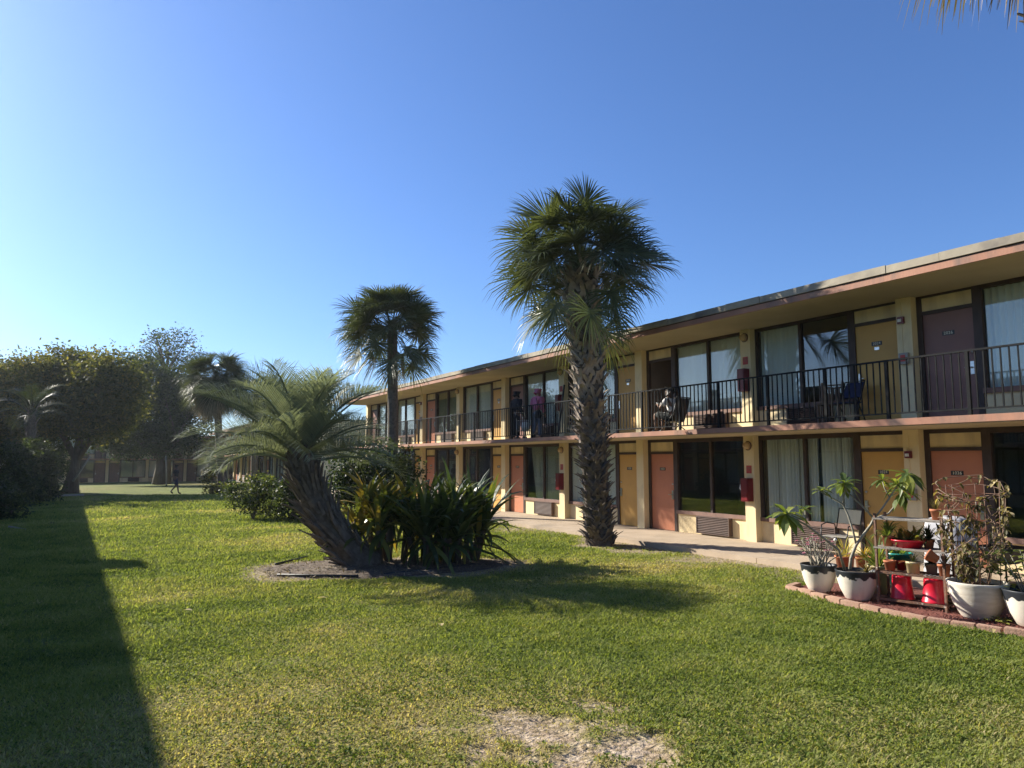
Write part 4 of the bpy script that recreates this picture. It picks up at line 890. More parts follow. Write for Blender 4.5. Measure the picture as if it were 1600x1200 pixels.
# variegated spiky plant and yellow croton in pots behind
def potted(p, r0, r1, h, m, label, build, name='potted_plant', group=None, M3=None):
    t = thing(name, p, label, 'potted plant', group); b = MB(); b.lathe(pot_prof(r0, r1, h), p, 26, M=M3); b.build('pot', M[m], t, True)
    if build:
        lb = MB(); build(lb, Vector(p) + (M3 @ Vector((0,0,h*.85)) if M3 else Vector((0,0,h*.85)))); lb.build('foliage', build.mat, t, attr=True)
    return t
def grow(n, L_, w, e0, e1, tone, m, seed, curl=.8, sp=.12):
    f = lambda b, c: rosette(b, c, n, L_, w, e0, e1, tone, random.Random(seed), curl, sp); f.mat = M[m]; return f
M['varieg'] = leafmat('variegated_leaf', [(0,(.10,.13,.04)), (.5,(.30,.28,.09)), (1,(.60,.50,.22))], .4, .35, 10)
M['croton'] = leafmat('yellow_croton_leaf', [(0,(.16,.12,.02)), (.5,(.42,.28,.03)), (1,(.62,.46,.06))], .4, .35, 10)
p = gnd(1322, 915); p.z = BZ
potted(p, .10, .14, .42, 'terracotta', 'spiky striped plant in a tall pot just behind the plumeria bowl', grow(34, .42, .028, 20, 88, .55, 'varieg', 81, .5, .25))
p = gnd(1352, 912); p.z = BZ
potted(p, .10, .13, .38, 'terracotta', 'bright yellow leaved croton in a pot beside the shelf', grow(40, .24, .03, 5, 88, .5, 'croton', 82, .6, .25))
# metal shelf
RA, RB = Vector((9.31, 6.27, BZ)), Vector((9.49, 5.47, BZ)); ru = (RB - RA).normalized(); rv = Vector((-ru.y, ru.x, 0)); rv = rv if rv.x > 0 else -rv; DEP = .36
t = thing('plant_shelf', (RA+RB)/2 + rv*DEP/2, 'rusty open metal plant shelf standing in the brick edged bed', 'shelf')
for c in (RA, RB, RA + rv*DEP, RB + rv*DEP):
    b = MB(); b.bar(c, c + Vector((0,0,1.20)), .028, .028); b.build('post', M['rust'], t)
SH = [.07, .42, .745, 1.13]
for k, z in enumerate(SH):
    b = MB(); A, B_ = RA + Vector((0,0,z)), RB + Vector((0,0,z)); c = (A+B_)/2 + rv*DEP/2; hl = (B_-A).length/2 + .03
    if k in (0, 1):
        for s_ in (0, 1): b.bar(A + rv*DEP*s_ - ru*.03, B_ + rv*DEP*s_ + ru*.03, .014, .03)
        for q in range(17): x = A.lerp(B_, q/16); b.bar(x, x + rv*DEP, .006)
        for q in range(1, 6): b.bar(A + rv*DEP*q/6, B_ + rv*DEP*q/6, .006)
        b.build('shelf', M['rust'], t)
    else: b.obox(c, ru, rv, (0,0,1), hl, DEP/2 + .02, .012); b.build('shelf', M['greywood'], t)
def sh(u, v, k): return RA.lerp(RB, u) + rv*DEP*v + Vector((0,0,SH[k] + (.013 if k > 1 else .016)))
for k, (u, v, lab) in enumerate([(.30,.45,'upturned red plastic bucket on the bottom of the shelf, the left one'), (.78,.42,'upturned red plastic bucket on the bottom of the shelf, the right one')]):
    p = sh(u, v, 0); t = thing('bucket', p, lab, 'bucket', 'red buckets on the plant shelf'); b = MB()
    b.lathe([(.148,0),(.150,.022),(.141,.026),(.141,.04),(.138,.042),(.118,.255),(.120,.262),(.118,.285),(.108,.30),(.1,.302),(0,.300)], p, 32); b.build('tub', M['redplastic'], t, True)
p = sh(.42, .5, 2); t = thing('planter_tray', p, 'shallow red planter tray with bromeliads on the middle shelf', 'planter'); b = MB()
b.lathe([(0,0),(.15,0),(.21,.085),(.222,.09),(.222,.105),(.20,.105),(.18,.07),(0,.07)], p, 28); b.build('tray', M['redplastic'], t, True)
lb = MB(); r = random.Random(83)
for q in (-.10, 0, .10): rosette(lb, p + ru*q + Vector((0,0,.07)), 16, .30, .045, 10, 80, .45, r, .9)
rosette(lb, p + ru*.16 + Vector((0,0,.07)), 26, .26, .012, 10, 85, .25, r, 1.2); lb.build('foliage', M['pluleaf'], t, attr=True)
p = sh(.50, .35, 1); potted(p, .075, .085, .15, 'creampot', 'cream pot with a spidery green plant on the lower shelf', grow(30, .22, .013, 5, 80, .75, 'pluleaf', 84, 1.0))
p = sh(.96, .3, 1); potted(p, .055, .075, .155, 'terracotta', 'terracotta pot with dark spiky plant at the right end of the lower shelf', grow(16, .22, .02, 40, 88, .2, 'greenleaf', 85))
p = sh(.88, .4, 3); potted(p, .05, .07, .14, 'terracotta', 'terracotta pot of dry brown twigs on top of the shelf', grow(70, .20, .006, 25, 88, .35, 'dryleaf', 86, .3, .2))
p = sh(.12, .5, 1); potted(p, .06, .075, .13, 'terracotta', 'low brown pot at the left end of the lower shelf', None, 'plant_pot')
p = sh(.26, .75, 1); potted(p, .055, .07, .12, 'redbox', 'dark red pot behind the cream pot on the lower shelf', None, 'plant_pot')
p = sh(.05, .80, 2) - Vector((0,0,.33)) + rv*.40; p.z = BZ; potted(p, .12, .17, .62, 'teal', 'tall teal glazed pot standing behind the left end of the shelf', grow(26, .40, .04, 20, 85, .5, 'pluleaf', 87, .9))
p = sh(.95, .0, 2) - rv*.09 + Vector((0,0,-.10)); Mt = Matrix.Rotation(R_(62), 3, ru.cross(Vector((0,0,1))))
potted(p, .05, .07, .13, 'terracotta', 'tilted terracotta pot tied to the front right shelf post', None, 'plant_pot', M3=Mt)
p = sh(.93, .6, 2); potted(p, .05, .065, .12, 'greybox', 'small pot with upright aloe leaves at the right end of the middle shelf', grow(18, .30, .035, 45, 88, .15, 'greenleaf', 88, .5))
p = sh(.12, .45, 2); potted(p, .06, .08, .14, 'terracotta', 'leafy fern like plant in a pot at the left end of the middle shelf', grow(46, .34, .03, 5, 85, .45, 'pluleaf', 101, 1.1))
p = sh(.70, .70, 2); potted(p, .05, .07, .12, 'terracotta', 'dark bushy plant in a small pot at the back of the middle shelf', grow(60, .26, .022, 0, 88, .3, 'greenleaf', 102, .9))
p = sh(.72, .72, 1); potted(p, .06, .075, .13, 'greybox', 'bushy dark plant in a grey pot at the back of the lower shelf', grow(60, .22, .022, 0, 88, .3, 'greenleaf', 103, .9))
p = Vector((10.05, 6.75, BZ)); potted(p, .12, .16, .40, 'creampot', 'tall green strappy plant in a cream pot behind the plumeria bowl', grow(60, .55, .04, 25, 88, .5, 'pluleaf', 104, .9))
p = Vector((10.15, 5.55, BZ)); potted(p, .11, .15, .34, 'terracotta', 'dense dark leafy plant in a pot between the shelf and the covered barbecue', grow(110, .48, .03, 5, 88, .35, 'greenleaf', 105, 1.0))
# stake light by the first bowl
p = gnd(1308, 905); p.z = BZ; t = thing('stake_light', p, 'thin garden stake with small white ball between the two left bowls', 'garden light'); b = MB(); b.tube([p, p + Vector((0,0,.58))], .006, 6); b.build('stake', M['greybox'], t)
b = MB(); b.lathe([(0,-.03),(.02,-.022),(.03,0),(.02,.022),(0,.03)], p + Vector((0,0,.60)), 14); b.build('ball', M['white'], t, True)
# big bowl with wire cage and dry vine
g = gnd(1531, 971); g.z = BZ; r = random.Random(73)
t = bowl_thing(tuple(g), .335, .44, 'big white ribbed bowl with wire cage and withering brown vine', 'plainbowl')
b = MB(); top = g + Vector((0,0,.40)); ring = lambda rr, z, w_=.004: b.tube([top + Vector((rr*math.cos(a_*6.2832/20), rr*math.sin(a_*6.2832/20), z)) for a_ in range(21)], w_, 4, cap=False)
for a_ in range(5): a = a_*1.2566; b.tube([top + Vector((.24*math.cos(a), .24*math.sin(a), -.05)), top + Vector((.30*math.cos(a), .30*math.sin(a), 1.22 + U(-.1,.1)))], .005, 5)
for z, rr in ((.35,.26),(.75,.28),(1.1,.30)): ring(rr, z)
b.build('wire_cage', M['rust'], t, True)
b = MB(); lb = MB()
for k in range(26):
    a = r.uniform(0, 6.28); p = top + Vector((.12*math.cos(a), .12*math.sin(a), 0)); pts = [p.copy()]; hgt = r.uniform(.5, 1.25); N = 12; da = r.uniform(-.45,.45); rr = .12
    for m_ in range(N):
        a += da + r.gauss(0, .18); rr = min(.36, rr + .025); z = hgt*(m_+1)/N + (.05*r.gauss(0,1)); p = top + Vector((rr*math.cos(a), rr*math.sin(a), z)); pts.append(p)
    if r.random() < .35:
        for m_ in range(8): a += .38; z += r.gauss(0, .035) + (.03 if m_ < 4 else -.03); pts.append(top + Vector((rr*1.05*math.cos(a), rr*1.05*math.sin(a), z)))
    b.tube(pts, [.006]*4 + [.0045]*(len(pts)-5) + [.002], 5)
    for q in pts[2:]:
        for _ in range(r.choice([0,1,2,3])): leaf(lb, q, Vector((r.gauss(0,1), r.gauss(0,1), r.gauss(-.3,.6))), r.uniform(.04,.085), r.uniform(.03,.06), min(1, max(0, r.gauss(.42,.3))), r, .4, .5)
b.build('vine', M['vine'], t, True); lb.build('leaves', M['dryleaf'], t, attr=True)
lb = MB()
for k in range(26): q = top + Vector((r.gauss(.05,.15), r.gauss(-.05,.15), r.uniform(.15,.42))); [leaf(lb, q, Vector((r.gauss(0,1), r.gauss(0,1), .3)), .09, .08, r.uniform(.1,.5), r) for _ in range(4)]
for k in range(12): q = top + Vector((.16 + r.gauss(0,.07), -.30 + r.gauss(0,.05), r.uniform(-.08,.05))); leaf(lb, q, Vector((r.gauss(0,1), -1, .2)), .08, .06, r.uniform(.7,1), r)
lb.build('trailing_leaves', M['pluleaf'], t, attr=True)
g = gnd(1618, 985); g.z = BZ; r = random.Random(74)
t = bowl_thing(tuple(g), .31, .42, 'white bowl with chipped dark rim cut by the right picture edge')
lb = MB(); sb = MB()
for k in range(14):
    a = r.uniform(0, 6.28); p = g + Vector((.1*math.cos(a), .1*math.sin(a), .36)); e = p + Vector((.22*math.cos(a), .22*math.sin(a), r.uniform(.2,.55))); sb.tube([p, p.lerp(e,.5) + Vector((0,0,.05)), e], [.007,.006,.004], 5)
    for _ in range(9): leaf(lb, p.lerp(e, r.uniform(.4,1)), Vector((r.gauss(0,1), r.gauss(0,1), .3)), r.uniform(.07,.12), .06, r.uniform(.2,.9), r)
sb.build('stem', M['plustem'], t, True); lb.build('leaves', M['pluleaf'], t, attr=True)
# low groundcover in the bed and round the shelf
r = random.Random(75)
for k, (px, py, n, lab) in enumerate([(1490,958,26,'small dark leafed plant growing at the right foot of the shelf'), (1560,978,12,'pale low seedling in the red mulch between the two right bowls')]):
    g = gnd(px, py); g.z = BZ; t = thing('garden_plant', g, lab, 'plant'); lb = MB()
    for _ in range(n*3): leaf(lb, g + Vector((r.gauss(0,.08), r.gauss(0,.08), r.uniform(0, .25 if k == 0 else .05))), Vector((r.gauss(0,1), r.gauss(0,1), .4)), .07, .045, r.uniform(.1,.5) if k == 0 else r.uniform(.5,1), r)
    lb.build('foliage', M['greenleaf' if k == 0 else 'pluleaf'], t, attr=True)
# brick border: every paver its own object
pm = None; path = [Vector((9.62,7.80,0)), Vector((9.28,7.74,0)), Vector((8.93,6.55,0)), Vector((8.85,5.35,0)), Vector((9.05,4.60,0)), Vector((9.28,3.6,0))]; BL = .30; k = 0
for a, c in zip(path[:-1], path[1:]):
    n = max(1, round((c-a).length/BL)); d = (c-a).normalized()
    for q in range(n):
        m_ = a.lerp(c, (q+.5)/n)
        if pm is None:
            b = MB(); b.obox((0,0,0), (1,0,0), (0,1,0), (0,0,1), .145, .05, .042); pm = b.mesh('border_brick', M['brick'])
            bm_ = __import__('bmesh').new(); bm_.from_mesh(pm); __import__('bmesh').ops.bevel(bm_, geom=bm_.edges[:], offset=.008, segments=2, affect='EDGES'); bm_.to_mesh(pm); bm_.free()
        o = bpy.data.objects.new('border_brick', pm); COL.objects.link(o); o.location = (m_.x + U(-.012,.012), m_.y, .038 + U(-.008,.008)); o.rotation_euler = (U(-.04,.04), U(-.04,.04), math.atan2(d.y, d.x) + U(-.05,.05)); o.scale = (min(1.0, (c-a).length/n/.30), 1, 1)
        tag(o, 'pinkish paver brick laid in the low border between lawn and potted plants', 'brick', 'border bricks round the planted corner')
# chair, covered grill and black brazier on the walkway
def tubes(b, lst, r_=.012):
    for pts in lst: b.tube(pts, r_, 8)
g = gnd(1318, 862, .1); g = Vector((12.35, g.y if 8.2 < g.y < 10 else 9.0, .1)); g = wallp = Vector((12.55, 9.15, .1))
t = thing('patio_chair', g, 'dark tubular patio chair with pale back panel facing the lawn by the louvre', 'chair')
L3 = lambda x, y, z: g + Vector((x, y, z))
b = MB(); tubes(b, [[L3(-.25,s*.27,0), L3(-.24,s*.28,.40), L3(-.20,s*.29,.62), L3(-.05,s*.29,.66), L3(.18,s*.28,.62), L3(.22,s*.27,.40), L3(.28,s*.26,0)] for s in (-1,1)] + [[L3(.16,-.25,.42), L3(.30,-.25,.92), L3(.30,.25,.92), L3(.16,.25,.42)], [L3(-.23,-.27,.40), L3(-.23,.27,.40)], [L3(.2,-.27,.40), L3(.2,.27,.40)]]); b.build('frame', M['black'], t, True)
b = MB(); b.add([L3(.225,-.235,.64), L3(.225,.235,.64), L3(.295,.235,.90), L3(.295,-.235,.90), L3(.24,-.235,.635), L3(.24,.235,.635), L3(.31,.235,.895), L3(.31,-.235,.895)], [(0,1,2,3),(7,6,5,4),(0,4,5,1),(1,5,6,2),(2,6,7,3),(3,7,4,0)]); b.build('backrest', M['creampot'], t)
b = MB(); b.box(g.x-.23, g.x+.18, g.y-.25, g.y+.25, .1+.405, .1+.43); b.build('seat', M['greybox'], t)
g = Vector((11.75, 6.65, .1)); t = thing('covered_grill', g, 'barbecue under a loose grey cover behind the plant shelf', 'grill')
b = MB(); n = 28; prof = [(.34,.30,0),(.33,.29,.25),(.32,.28,.55),(.33,.27,.78),(.30,.24,.92),(.16,.12,.98),(0,0,.985)]; vs = []
for a_, c_, z in prof:
    for q in range(n):
        th = 6.2832*q/n; f_ = 1 + .05*math.sin(7*th + z*3)*(1 - z*.6) + U(-.012,.012); c2 = abs(math.cos(th))**.5*math.copysign(1, math.cos(th)); s2 = abs(math.sin(th))**.5*math.copysign(1, math.sin(th)); vs.append(g + Vector((c_*c2*f_, a_*s2*f_, z + U(-.008,.008))))
b.add(vs, [(i*n+q, i*n+(q+1)%n, (i+1)*n+(q+1)%n, (i+1)*n+q) for i in range(len(prof)-1) for q in range(n)]); b.build('cover', M['cloth'], t, True)
g = Vector((11.9, 5.93, .1)); t = thing('fire_bowl', g, 'black round brazier on thin legs at the right behind the big bowl', 'brazier')
b = MB(); b.lathe([(0,.32),(.16,.34),(.27,.42),(.33,.54),(.345,.57),(.33,.575),(.30,.54),(0,.40)], g, 30); b.build('bowl', M['black'], t, True)
for q in range(3): a = q*2.094 + .5; b = MB(); b.tube([g + Vector((.22*math.cos(a), .22*math.sin(a), .40)), g + Vector((.30*math.cos(a), .30*math.sin(a), 0))], .014, 7); b.build('leg', M['black'], t, True)
b = MB(); b.tube([g + Vector((-.12,.15,.575)), g + Vector((-.12,.15,.64)), g + Vector((-.12,-.15,.64)), g + Vector((-.12,-.15,.575))], .012, 7); b.build('handle', M['black'], t, True)
# fallen leaves on the lawn
lm = None
for k, (px, py) in enumerate([(1278,944),(1552,996),(1345,905),(495,940),(610,918),(965,885),(300,960),(690,985)]):
    g = gnd(px, py); b = MB(); r = random.Random(k + 90); leaf(b, Vector((0,0,.03)), Vector((r.gauss(0,1), r.gauss(0,1), .15)), .14, .07, .85, r, .3, .1)
    o = b.build('fallen_leaf', M['dryleaf'], attr=True); o.location = (g.x, g.y, .02); tag(o, 'curled tan leaf dropped on the grass', 'leaf', 'fallen leaves on the lawn')

# ------------------------------------------------------------------ balcony furniture
ZB = .1 + FLOOR2
def bal(px, X): d = ray(px, 640); q = d*(X/d[0]); return Vector((X, q[1], ZB))
g = bal(1298, 13.05); t = thing('wooden_chair', g, 'slatted wooden chair on the balcony below the reflecting window', 'chair'); a = R_(25)
Rz = Matrix.Rotation(a, 3, 'Z'); L3 = lambda x, y, z: g + Rz @ Vector((x, y, z))
for x, y, h in ((-.2,-.2,.43),(-.2,.2,.43),(.2,-.2,.92),(.2,.2,.92)): b = MB(); b.bar(L3(x,y,0), L3(x + (.06 if h > .5 else 0),y,h), .038); b.build('leg', M['wood'], t)
b = MB(); b.obox(L3(0,0,.445), Rz @ Vector((1,0,0)), Rz @ Vector((0,1,0)), (0,0,1), .22, .22, .014); b.build('seat', M['wood'], t)
b = MB(); b.bar(L3(.25,-.18,.86), L3(.25,.18,.86), .09, .02); [b.bar(L3(.225,y,.46), L3(.25,y,.82), .022) for y in (-.13,-.065,0,.065,.13)]; b.build('backrest', M['wood'], t)
g = bal(1327, 13.0); t = thing('folding_chair', g, 'dark folding chair with navy blue back on the balcony beside the wooden chair', 'chair'); L3 = lambda x, y, z: g + Vector((x, y, z))
b = MB(); tubes(b, [[L3(-.22,s*.22,0), L3(.0,s*.22,.42), L3(.22,s*.22,.88)] for s in (-1,1)] + [[L3(.24,s*.21,0), L3(0,s*.21,.40), L3(-.2,s*.21,.45)] for s in (-1,1)] + [[L3(.22,-.22,.88), L3(.22,.22,.88)]]); b.build('frame', M['black'], t, True)
b = MB(); b.add([L3(.08,-.2,.55), L3(.08,.2,.55), L3(.235,.2,.86), L3(.235,-.2,.86), L3(.095,-.2,.545), L3(.095,.2,.545), L3(.25,.2,.855), L3(.25,-.2,.855)], [(0,1,2,3),(7,6,5,4),(0,4,5,1),(1,5,6,2),(2,6,7,3),(3,7,4,0)]); b.build('backrest', M['blue'], t)
b = MB(); b.box(g.x-.2, g.x+.1, g.y-.2, g.y+.2, ZB+.43, ZB+.45); b.build('seat', M['blue'], t)
A = bal(871, 12.9); B_ = bal(882, 13.2); b = MB(); b.bar(A, B_ + Vector((0,0,1.75)), .045); tag(b.build('leaning_pole', M['black'], org=A), 'black pole leaning against the upper window behind the tall palm', 'pole')

# ------------------------------------------------------------------ people
def skin(name, V, Eg, m, parent, root=0, sub=1):
    me = bpy.data.meshes.new(name); me.from_pydata([v[:3] for v in V], Eg, []); me.materials.append(m)
    o = bpy.data.objects.new(name, me); COL.objects.link(o)
    if parent is not None: o.parent = parent
    sm = o.modifiers.new('skin', 'SKIN'); sm.use_smooth_shade = True; sm.branch_smoothing = .3
    bm = __import__('bmesh').new(); bm.from_mesh(me); L_ = bm.verts.layers.skin.verify(); bm.verts.ensure_lookup_table()
    for i, v in enumerate(V): bm.verts[i][L_].radius = (v[3], v[4] if len(v) > 4 else v[3]); bm.verts[i][L_].use_root = (i == root)
    bm.to_mesh(me); bm.free()
    sb = o.modifiers.new('sub', 'SUBSURF'); sb.levels = sub; sb.render_levels = sub; return o
def person(loc, rotz, label, J, cloth, skinm, hairm='hair', hood=None):
    """J: joints in a frame that faces local +x; cloth: list of (name, material, joint chains, extra radius)"""
    t = thing('person', loc, label, 'person'); t.rotation_euler = (0, 0, rotz)
    V = []; ix = {}; Eg = []
    def add(n, p, *r): ix[n] = len(V); V.append((*p, *r))
    rad = dict(pelvis=.125, spine=.115, chest=.135, neck=.052, jaw=.066, head=.088, crown=.055)
    for n in ('pelvis','spine','chest','neck','jaw','head','crown'): add(n, J[n], rad[n])
    for a, c in zip(('pelvis','spine','chest','neck','jaw','head'), ('spine','chest','neck','jaw','head','crown')): Eg.append((ix[a], ix[c]))
    jaw, hd = Vector(J['jaw']), Vector(J['head']); f = Vector(J.get('face', (1,0,0))).normalized(); sd = f.cross((hd-jaw).normalized()).normalized()
    add('nose', hd*.6 + jaw*.4 + f*.105, .016); Eg.append((ix['head'], ix['nose']))
    for s, k in ((1,'l'),(-1,'r')):
        add('ear'+k, hd*.7 + jaw*.3 + sd*s*.088, .018); Eg.append((ix['head'], ix['ear'+k]))
        for n, r_ in (('shoulder',.062),('elbow',.042),('wrist',.027)): add(n+k, J[n+k], r_)
        Eg += [(ix['chest'], ix['shoulder'+k]), (ix['shoulder'+k], ix['elbow'+k]), (ix['elbow'+k], ix['wrist'+k])]
        w_, e_ = Vector(J['wrist'+k]), Vector(J['elbow'+k]); d = (w_-e_).normalized(); cr = d.cross(Vector((0,0,1))); cr = cr.normalized() if cr.length > .1 else Vector((1,0,0)); n_ = d.cross(cr)
        add('palm'+k, w_ + d*.06, .030, .018); Eg.append((ix['wrist'+k], ix['palm'+k]))
        for q, (o_, l_) in enumerate(((-.030,.055),(-.012,.072),(.008,.078),(.026,.07),(.040,.045))):
            base = w_ + d*(.085 if q else .05) + cr*o_; dv = (d + (cr*-.9 if q == 0 else cr*o_*3) + n_*.15).normalized(); m1 = base + dv*l_*.5; m2 = base + (dv + n_*.5).normalized()*l_
            add(f'f{k}{q}a', m1, .009); add(f'f{k}{q}b', m2, .007); Eg += [(ix['palm'+k], ix[f'f{k}{q}a']), (ix[f'f{k}{q}a'], ix[f'f{k}{q}b'])]
        for n, r_ in (('hip',.088),('knee',.058),('ankle',.038),('toe',.032)): add(n+k, J[n+k], r_)
        Eg += [(ix['pelvis'], ix['hip'+k]), (ix['hip'+k], ix['knee'+k]), (ix['knee'+k], ix['ankle'+k]), (ix['ankle'+k], ix['toe'+k])]
    skin('body', V, Eg, M[skinm], t)
    for nm, m, chains, ex in cloth:
        CV = []; ci = {}; CE = []
        for ch in chains:
            for a in ch:
                key = a if isinstance(a, str) else a[0]
                if key not in ci:
                    if isinstance(a, str): v = V[ix[a]]; p, r_ = v[:3], v[3]
                    else: p = Vector(J[a[1]]).lerp(Vector(J[a[2]]), a[3]); r_ = V[ix[a[1]]][3]*(1-a[3]) + V[ix[a[2]]][3]*a[3]
                    ci[key] = len(CV); CV.append((*p, r_ + ex))
            for a, c in zip(ch[:-1], ch[1:]):
                e = (ci[a if isinstance(a, str) else a[0]], ci[c if isinstance(c, str) else c[0]])
                if e not in CE: CE.append(e)
        skin(nm, CV, CE, M[m], t)
    hv = [(*(hd*.75 + Vector(J['crown'])*.25 - f*.028), .098), (*(Vector(J['crown']) - f*.02), .062), (*(hd*.55 + jaw*.45 - f*.05), .075)]
    skin('hood' if hood else 'hair', hv, [(0,1),(0,2)], M[hood or hairm], t); return t
def stand(lean=0., stride=0., arm=.06, h=1.0):
    J = dict(pelvis=(0,0,.94), spine=(lean*.2,0,1.12), chest=(lean*.5,0,1.33), neck=(lean*.75,0,1.46), jaw=(lean*.9+.03,0,1.53), head=(lean*1.0+.03,0,1.60), crown=(lean*1.05+.02,0,1.67))
    for s, k in ((1,'l'),(-1,'r')):
        J['shoulder'+k] = (lean*.5,s*.175,1.385); J['elbow'+k] = (lean*.6-.03 + s*stride*.25, s*.235, 1.11); J['wrist'+k] = (lean*.6 + arm + s*stride*.5, s*.22, .88)
        J['hip'+k] = (0, s*.09, .89); J['knee'+k] = (.03 - s*stride*.28 + (.06 if stride else 0), s*.10, .49); J['ankle'+k] = (-s*stride*.85 - (.02 if stride else 0), s*.10, .085 + (.06 if (stride and s > 0) else 0)); J['toe'+k] = (-s*stride*.85 + .13, s*.11, .035)
    return {k: tuple(c*h for c in v) for k, v in J.items()}
UP = [['pelvis','spine','chest','neck'], ['chest','shoulderl','elbowl',('wl','elbowl','wristl',.92)], ['chest','shoulderr','elbowr',('wr','elbowr','wristr',.92)]]
TEE = [['pelvis','spine','chest',('nk','chest','neck',.7)], ['chest','shoulderl',('el','shoulderl','elbowl',.75)], ['chest','shoulderr',('er','shoulderr','elbowr',.75)]]
LEGS = [[('ws','pelvis','spine',.3),'pelvis','hipl','kneel','anklel'], ['pelvis','hipr','kneer','ankler']]
SHORT = [[('ws','pelvis','spine',.3),'pelvis','hipl',('kl','hipl','kneel',.95)], ['pelvis','hipr',('kr','hipr','kneer',.95)]]
SHOES = [('shoe','shoe',[['anklel','toel']],.014), ('shoe','shoe',[['ankler','toer']],.014)]
p = bal(806, 12.55)
person(p, R_(8), 'person in dark jacket and cap standing with back turned on the balcony', stand(.05, 0, .10, .97), [('jacket','navy',UP,.03), ('trousers','navy',LEGS,.022)] + SHOES, 'skin_brown', hood='navy')
p = bal(838, 12.5)
person(p, R_(20), 'person in pink hooded top and pale jeans standing on the balcony', stand(.10, .10, .16, .95), [('hooded_top','pinkcloth',UP,.035), ('jeans','denim',LEGS,.018)] + SHOES, 'skin_tan', hood='pinkcloth')
b = MB(); q = Vector((p.x - .1, p.y - .30, ZB + .78)); b.lathe([(0,-.13),(.07,-.12),(.10,-.05),(.09,.08),(.05,.13),(0,.135)], q, 16); b.tube([q + Vector((0,0,.12)), q + Vector((.02,.1,.35)), q + Vector((.05,.22,.55))], .012, 6); tag(b.build('shoulder_bag', M['navy'], None, True, org=q), 'dark bag hanging at the hip of the person in pink', 'bag')
g = gnd(273, 772); 
person(g, -YAW + R_(6), 'person in dark shirt and blue shorts striding across the far lawn', stand(.06, .30, .05, 1.0), [('shirt','navy',TEE,.03), ('shorts','blue',SHORT,.03)] + SHOES, 'skin_brown')
# seated person, facing +Y (left in the photo), and the chair
p = bal(1052, 12.75); SJ = dict(pelvis=(0,0,.40), spine=(.0,0,.58), chest=(.05,0,.79), neck=(.09,0,.92), jaw=(.13,0,.98), head=(.15,0,1.05), crown=(.13,0,1.12), face=(1,0,-.35))
for s, k in ((1,'l'),(-1,'r')):
    SJ['shoulder'+k] = (.05,s*.18,.845); SJ['elbow'+k] = (.22,s*.26,.62); SJ['wrist'+k] = (.40,s*.10,.72); SJ['hip'+k] = (.03,s*.09,.38); SJ['knee'+k] = (.46,s*.15,.50); SJ['ankle'+k] = (.44,s*.14,.085); SJ['toe'+k] = (.57,s*.15,.035)
person(p, R_(100), 'seated person in white tee shirt holding something pale behind the balcony railing', SJ, [('tee_shirt','shirt_white',TEE,.028), ('shorts','shorts',SHORT,.03)] + SHOES, 'skin_brown')
Rz = Matrix.Rotation(R_(100), 3, 'Z'); q = p + Rz @ Vector((.46,0,.76)); b = MB(); b.obox(q, Rz @ Vector((.8,0,.6)), Rz @ Vector((0,1,0)), Rz @ Vector((-.6,0,.8)), .06, .045, .008); tag(b.build('phone', M['white'], org=q), 'small pale device held by the seated person in the white tee', 'phone')
t = thing('camp_chair', p, 'low black framed chair under the seated person on the balcony', 'chair'); L3 = lambda x, y, z: p + Rz @ Vector((x, y, z))
b = MB(); tubes(b, [[L3(.25,s*.26,0), L3(-.05,s*.26,.30), L3(-.22,s*.26,.52), L3(-.32,s*.26,.88)] for s in (-1,1)] + [[L3(-.28,s*.25,0), L3(.22,s*.25,.33), L3(.26,s*.25,.5), L3(-.2,s*.25,.52)] for s in (-1,1)] + [[L3(-.32,-.26,.88), L3(-.32,.26,.88)]], .013); b.build('frame', M['black'], t, True)
b = MB(); b.strip([L3(.26,0,.30), L3(.0,0,.27), L3(-.14,0,.29), L3(-.22,0,.50), L3(-.315,0,.86)], [.48]*5, Rz @ Vector((0,1,0))); b.strip([L3(.26,0,.288), L3(.0,0,.258), L3(-.15,0,.28), L3(-.232,0,.50), L3(-.327,0,.86)], [.48]*5, Rz @ Vector((0,1,0))); b.build('sling', M['black'], t)
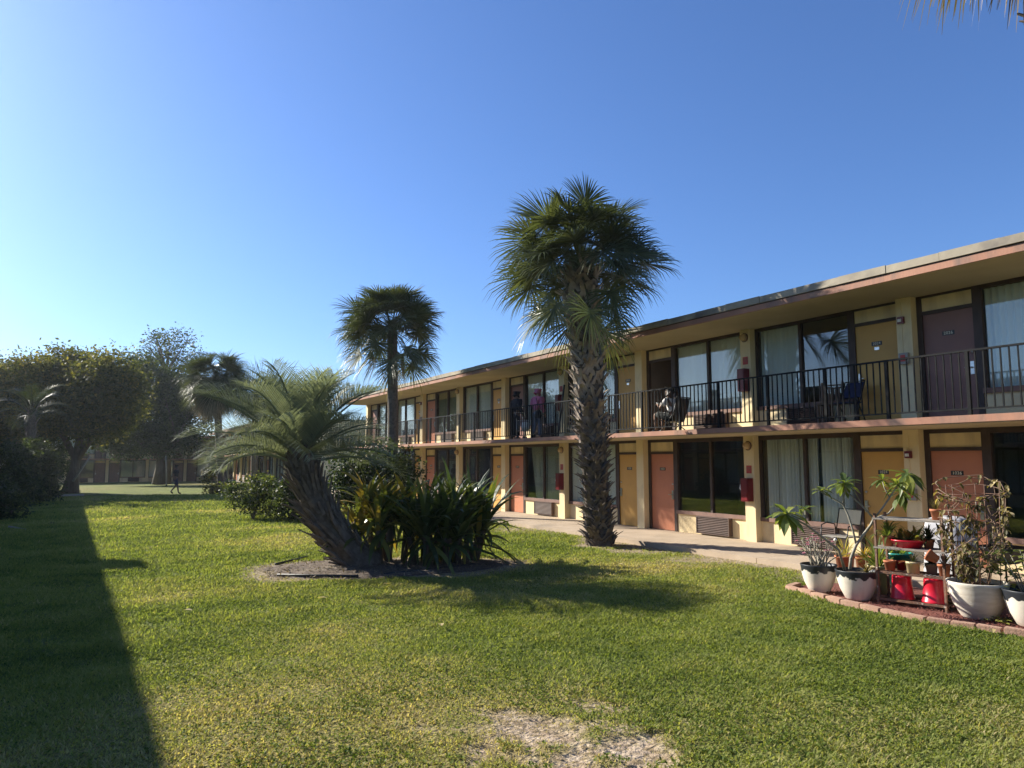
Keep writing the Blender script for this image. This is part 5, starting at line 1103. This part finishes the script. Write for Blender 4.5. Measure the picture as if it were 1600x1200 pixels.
# small wheeled cart between the standing people
p = bal(820, 12.35); t = thing('shopping_cart', p, 'small wire cart with pale bundles standing between the two people on the balcony', 'cart'); L3 = lambda x, y, z: p + Vector((x, y, z)); b = MB()
for z in (.28, .62): tubes(b, [[L3(-.18,-.22,z), L3(.18,-.22,z), L3(.18,.22,z), L3(-.18,.22,z), L3(-.18,-.22,z)]], .009)
for q in range(7): y = -.22 + q*.0733; tubes(b, [[L3(-.18,y,.62), L3(-.18,y,.28), L3(.18,y,.28), L3(.18,y,.62)]], .004)
for x in (-.18, .18): [tubes(b, [[L3(x,y,.62), L3(x,y,.06)]], .009) for y in (-.22,.22)]
tubes(b, [[L3(-.18,.22,.62), L3(-.18,.34,.9), L3(.18,.34,.9), L3(.18,.22,.62)]], .010); b.build('frame', M['steel'], t, True)
for x in (-.18, .18):
    for y in (-.22, .22): b = MB(); b.lathe([(0,-.015),(.05,-.015),(.05,.015),(0,.015)], L3(x, y, .05), 14, M=Matrix.Rotation(math.pi/2, 3, 'Y')); b.build('wheel', M['black'], t, True)
b = MB(); b.lathe([(0,0),(.12,.01),(.15,.12),(.11,.26),(0,.29)], L3(0,-.03,.295), 14); tag(b.build('bundle', M['white'], None, True, org=L3(0,-.03,.295)), 'pale bundle lying in the wire cart on the balcony', 'bundle')

# ------------------------------------------------------------------ thin volume added to imitate veiling lens glare: far things pale a little
b = MB(); b.box(-45, 60, -25, 130, -1.6, 15.5)
hz = b.build('glare_veil', (lambda m: m)(bpy.data.materials.new('glare_veil'))); m = hz.data.materials[0]; m.use_nodes = True; t = m.node_tree; t.nodes.remove(t.nodes['Principled BSDF'])
pv = t.nodes.new('ShaderNodeVolumePrincipled'); pv.inputs['Color'].default_value = (.85,.92,1,1); pv.inputs['Density'].default_value = .00027; pv.inputs['Anisotropy'].default_value = .55
t.links.new(pv.outputs[0], t.nodes['Material Output'].inputs['Volume']); tag(hz, 'thin pale volume added over the courtyard to imitate veiling lens glare', 'glare_veil', kind='stuff')
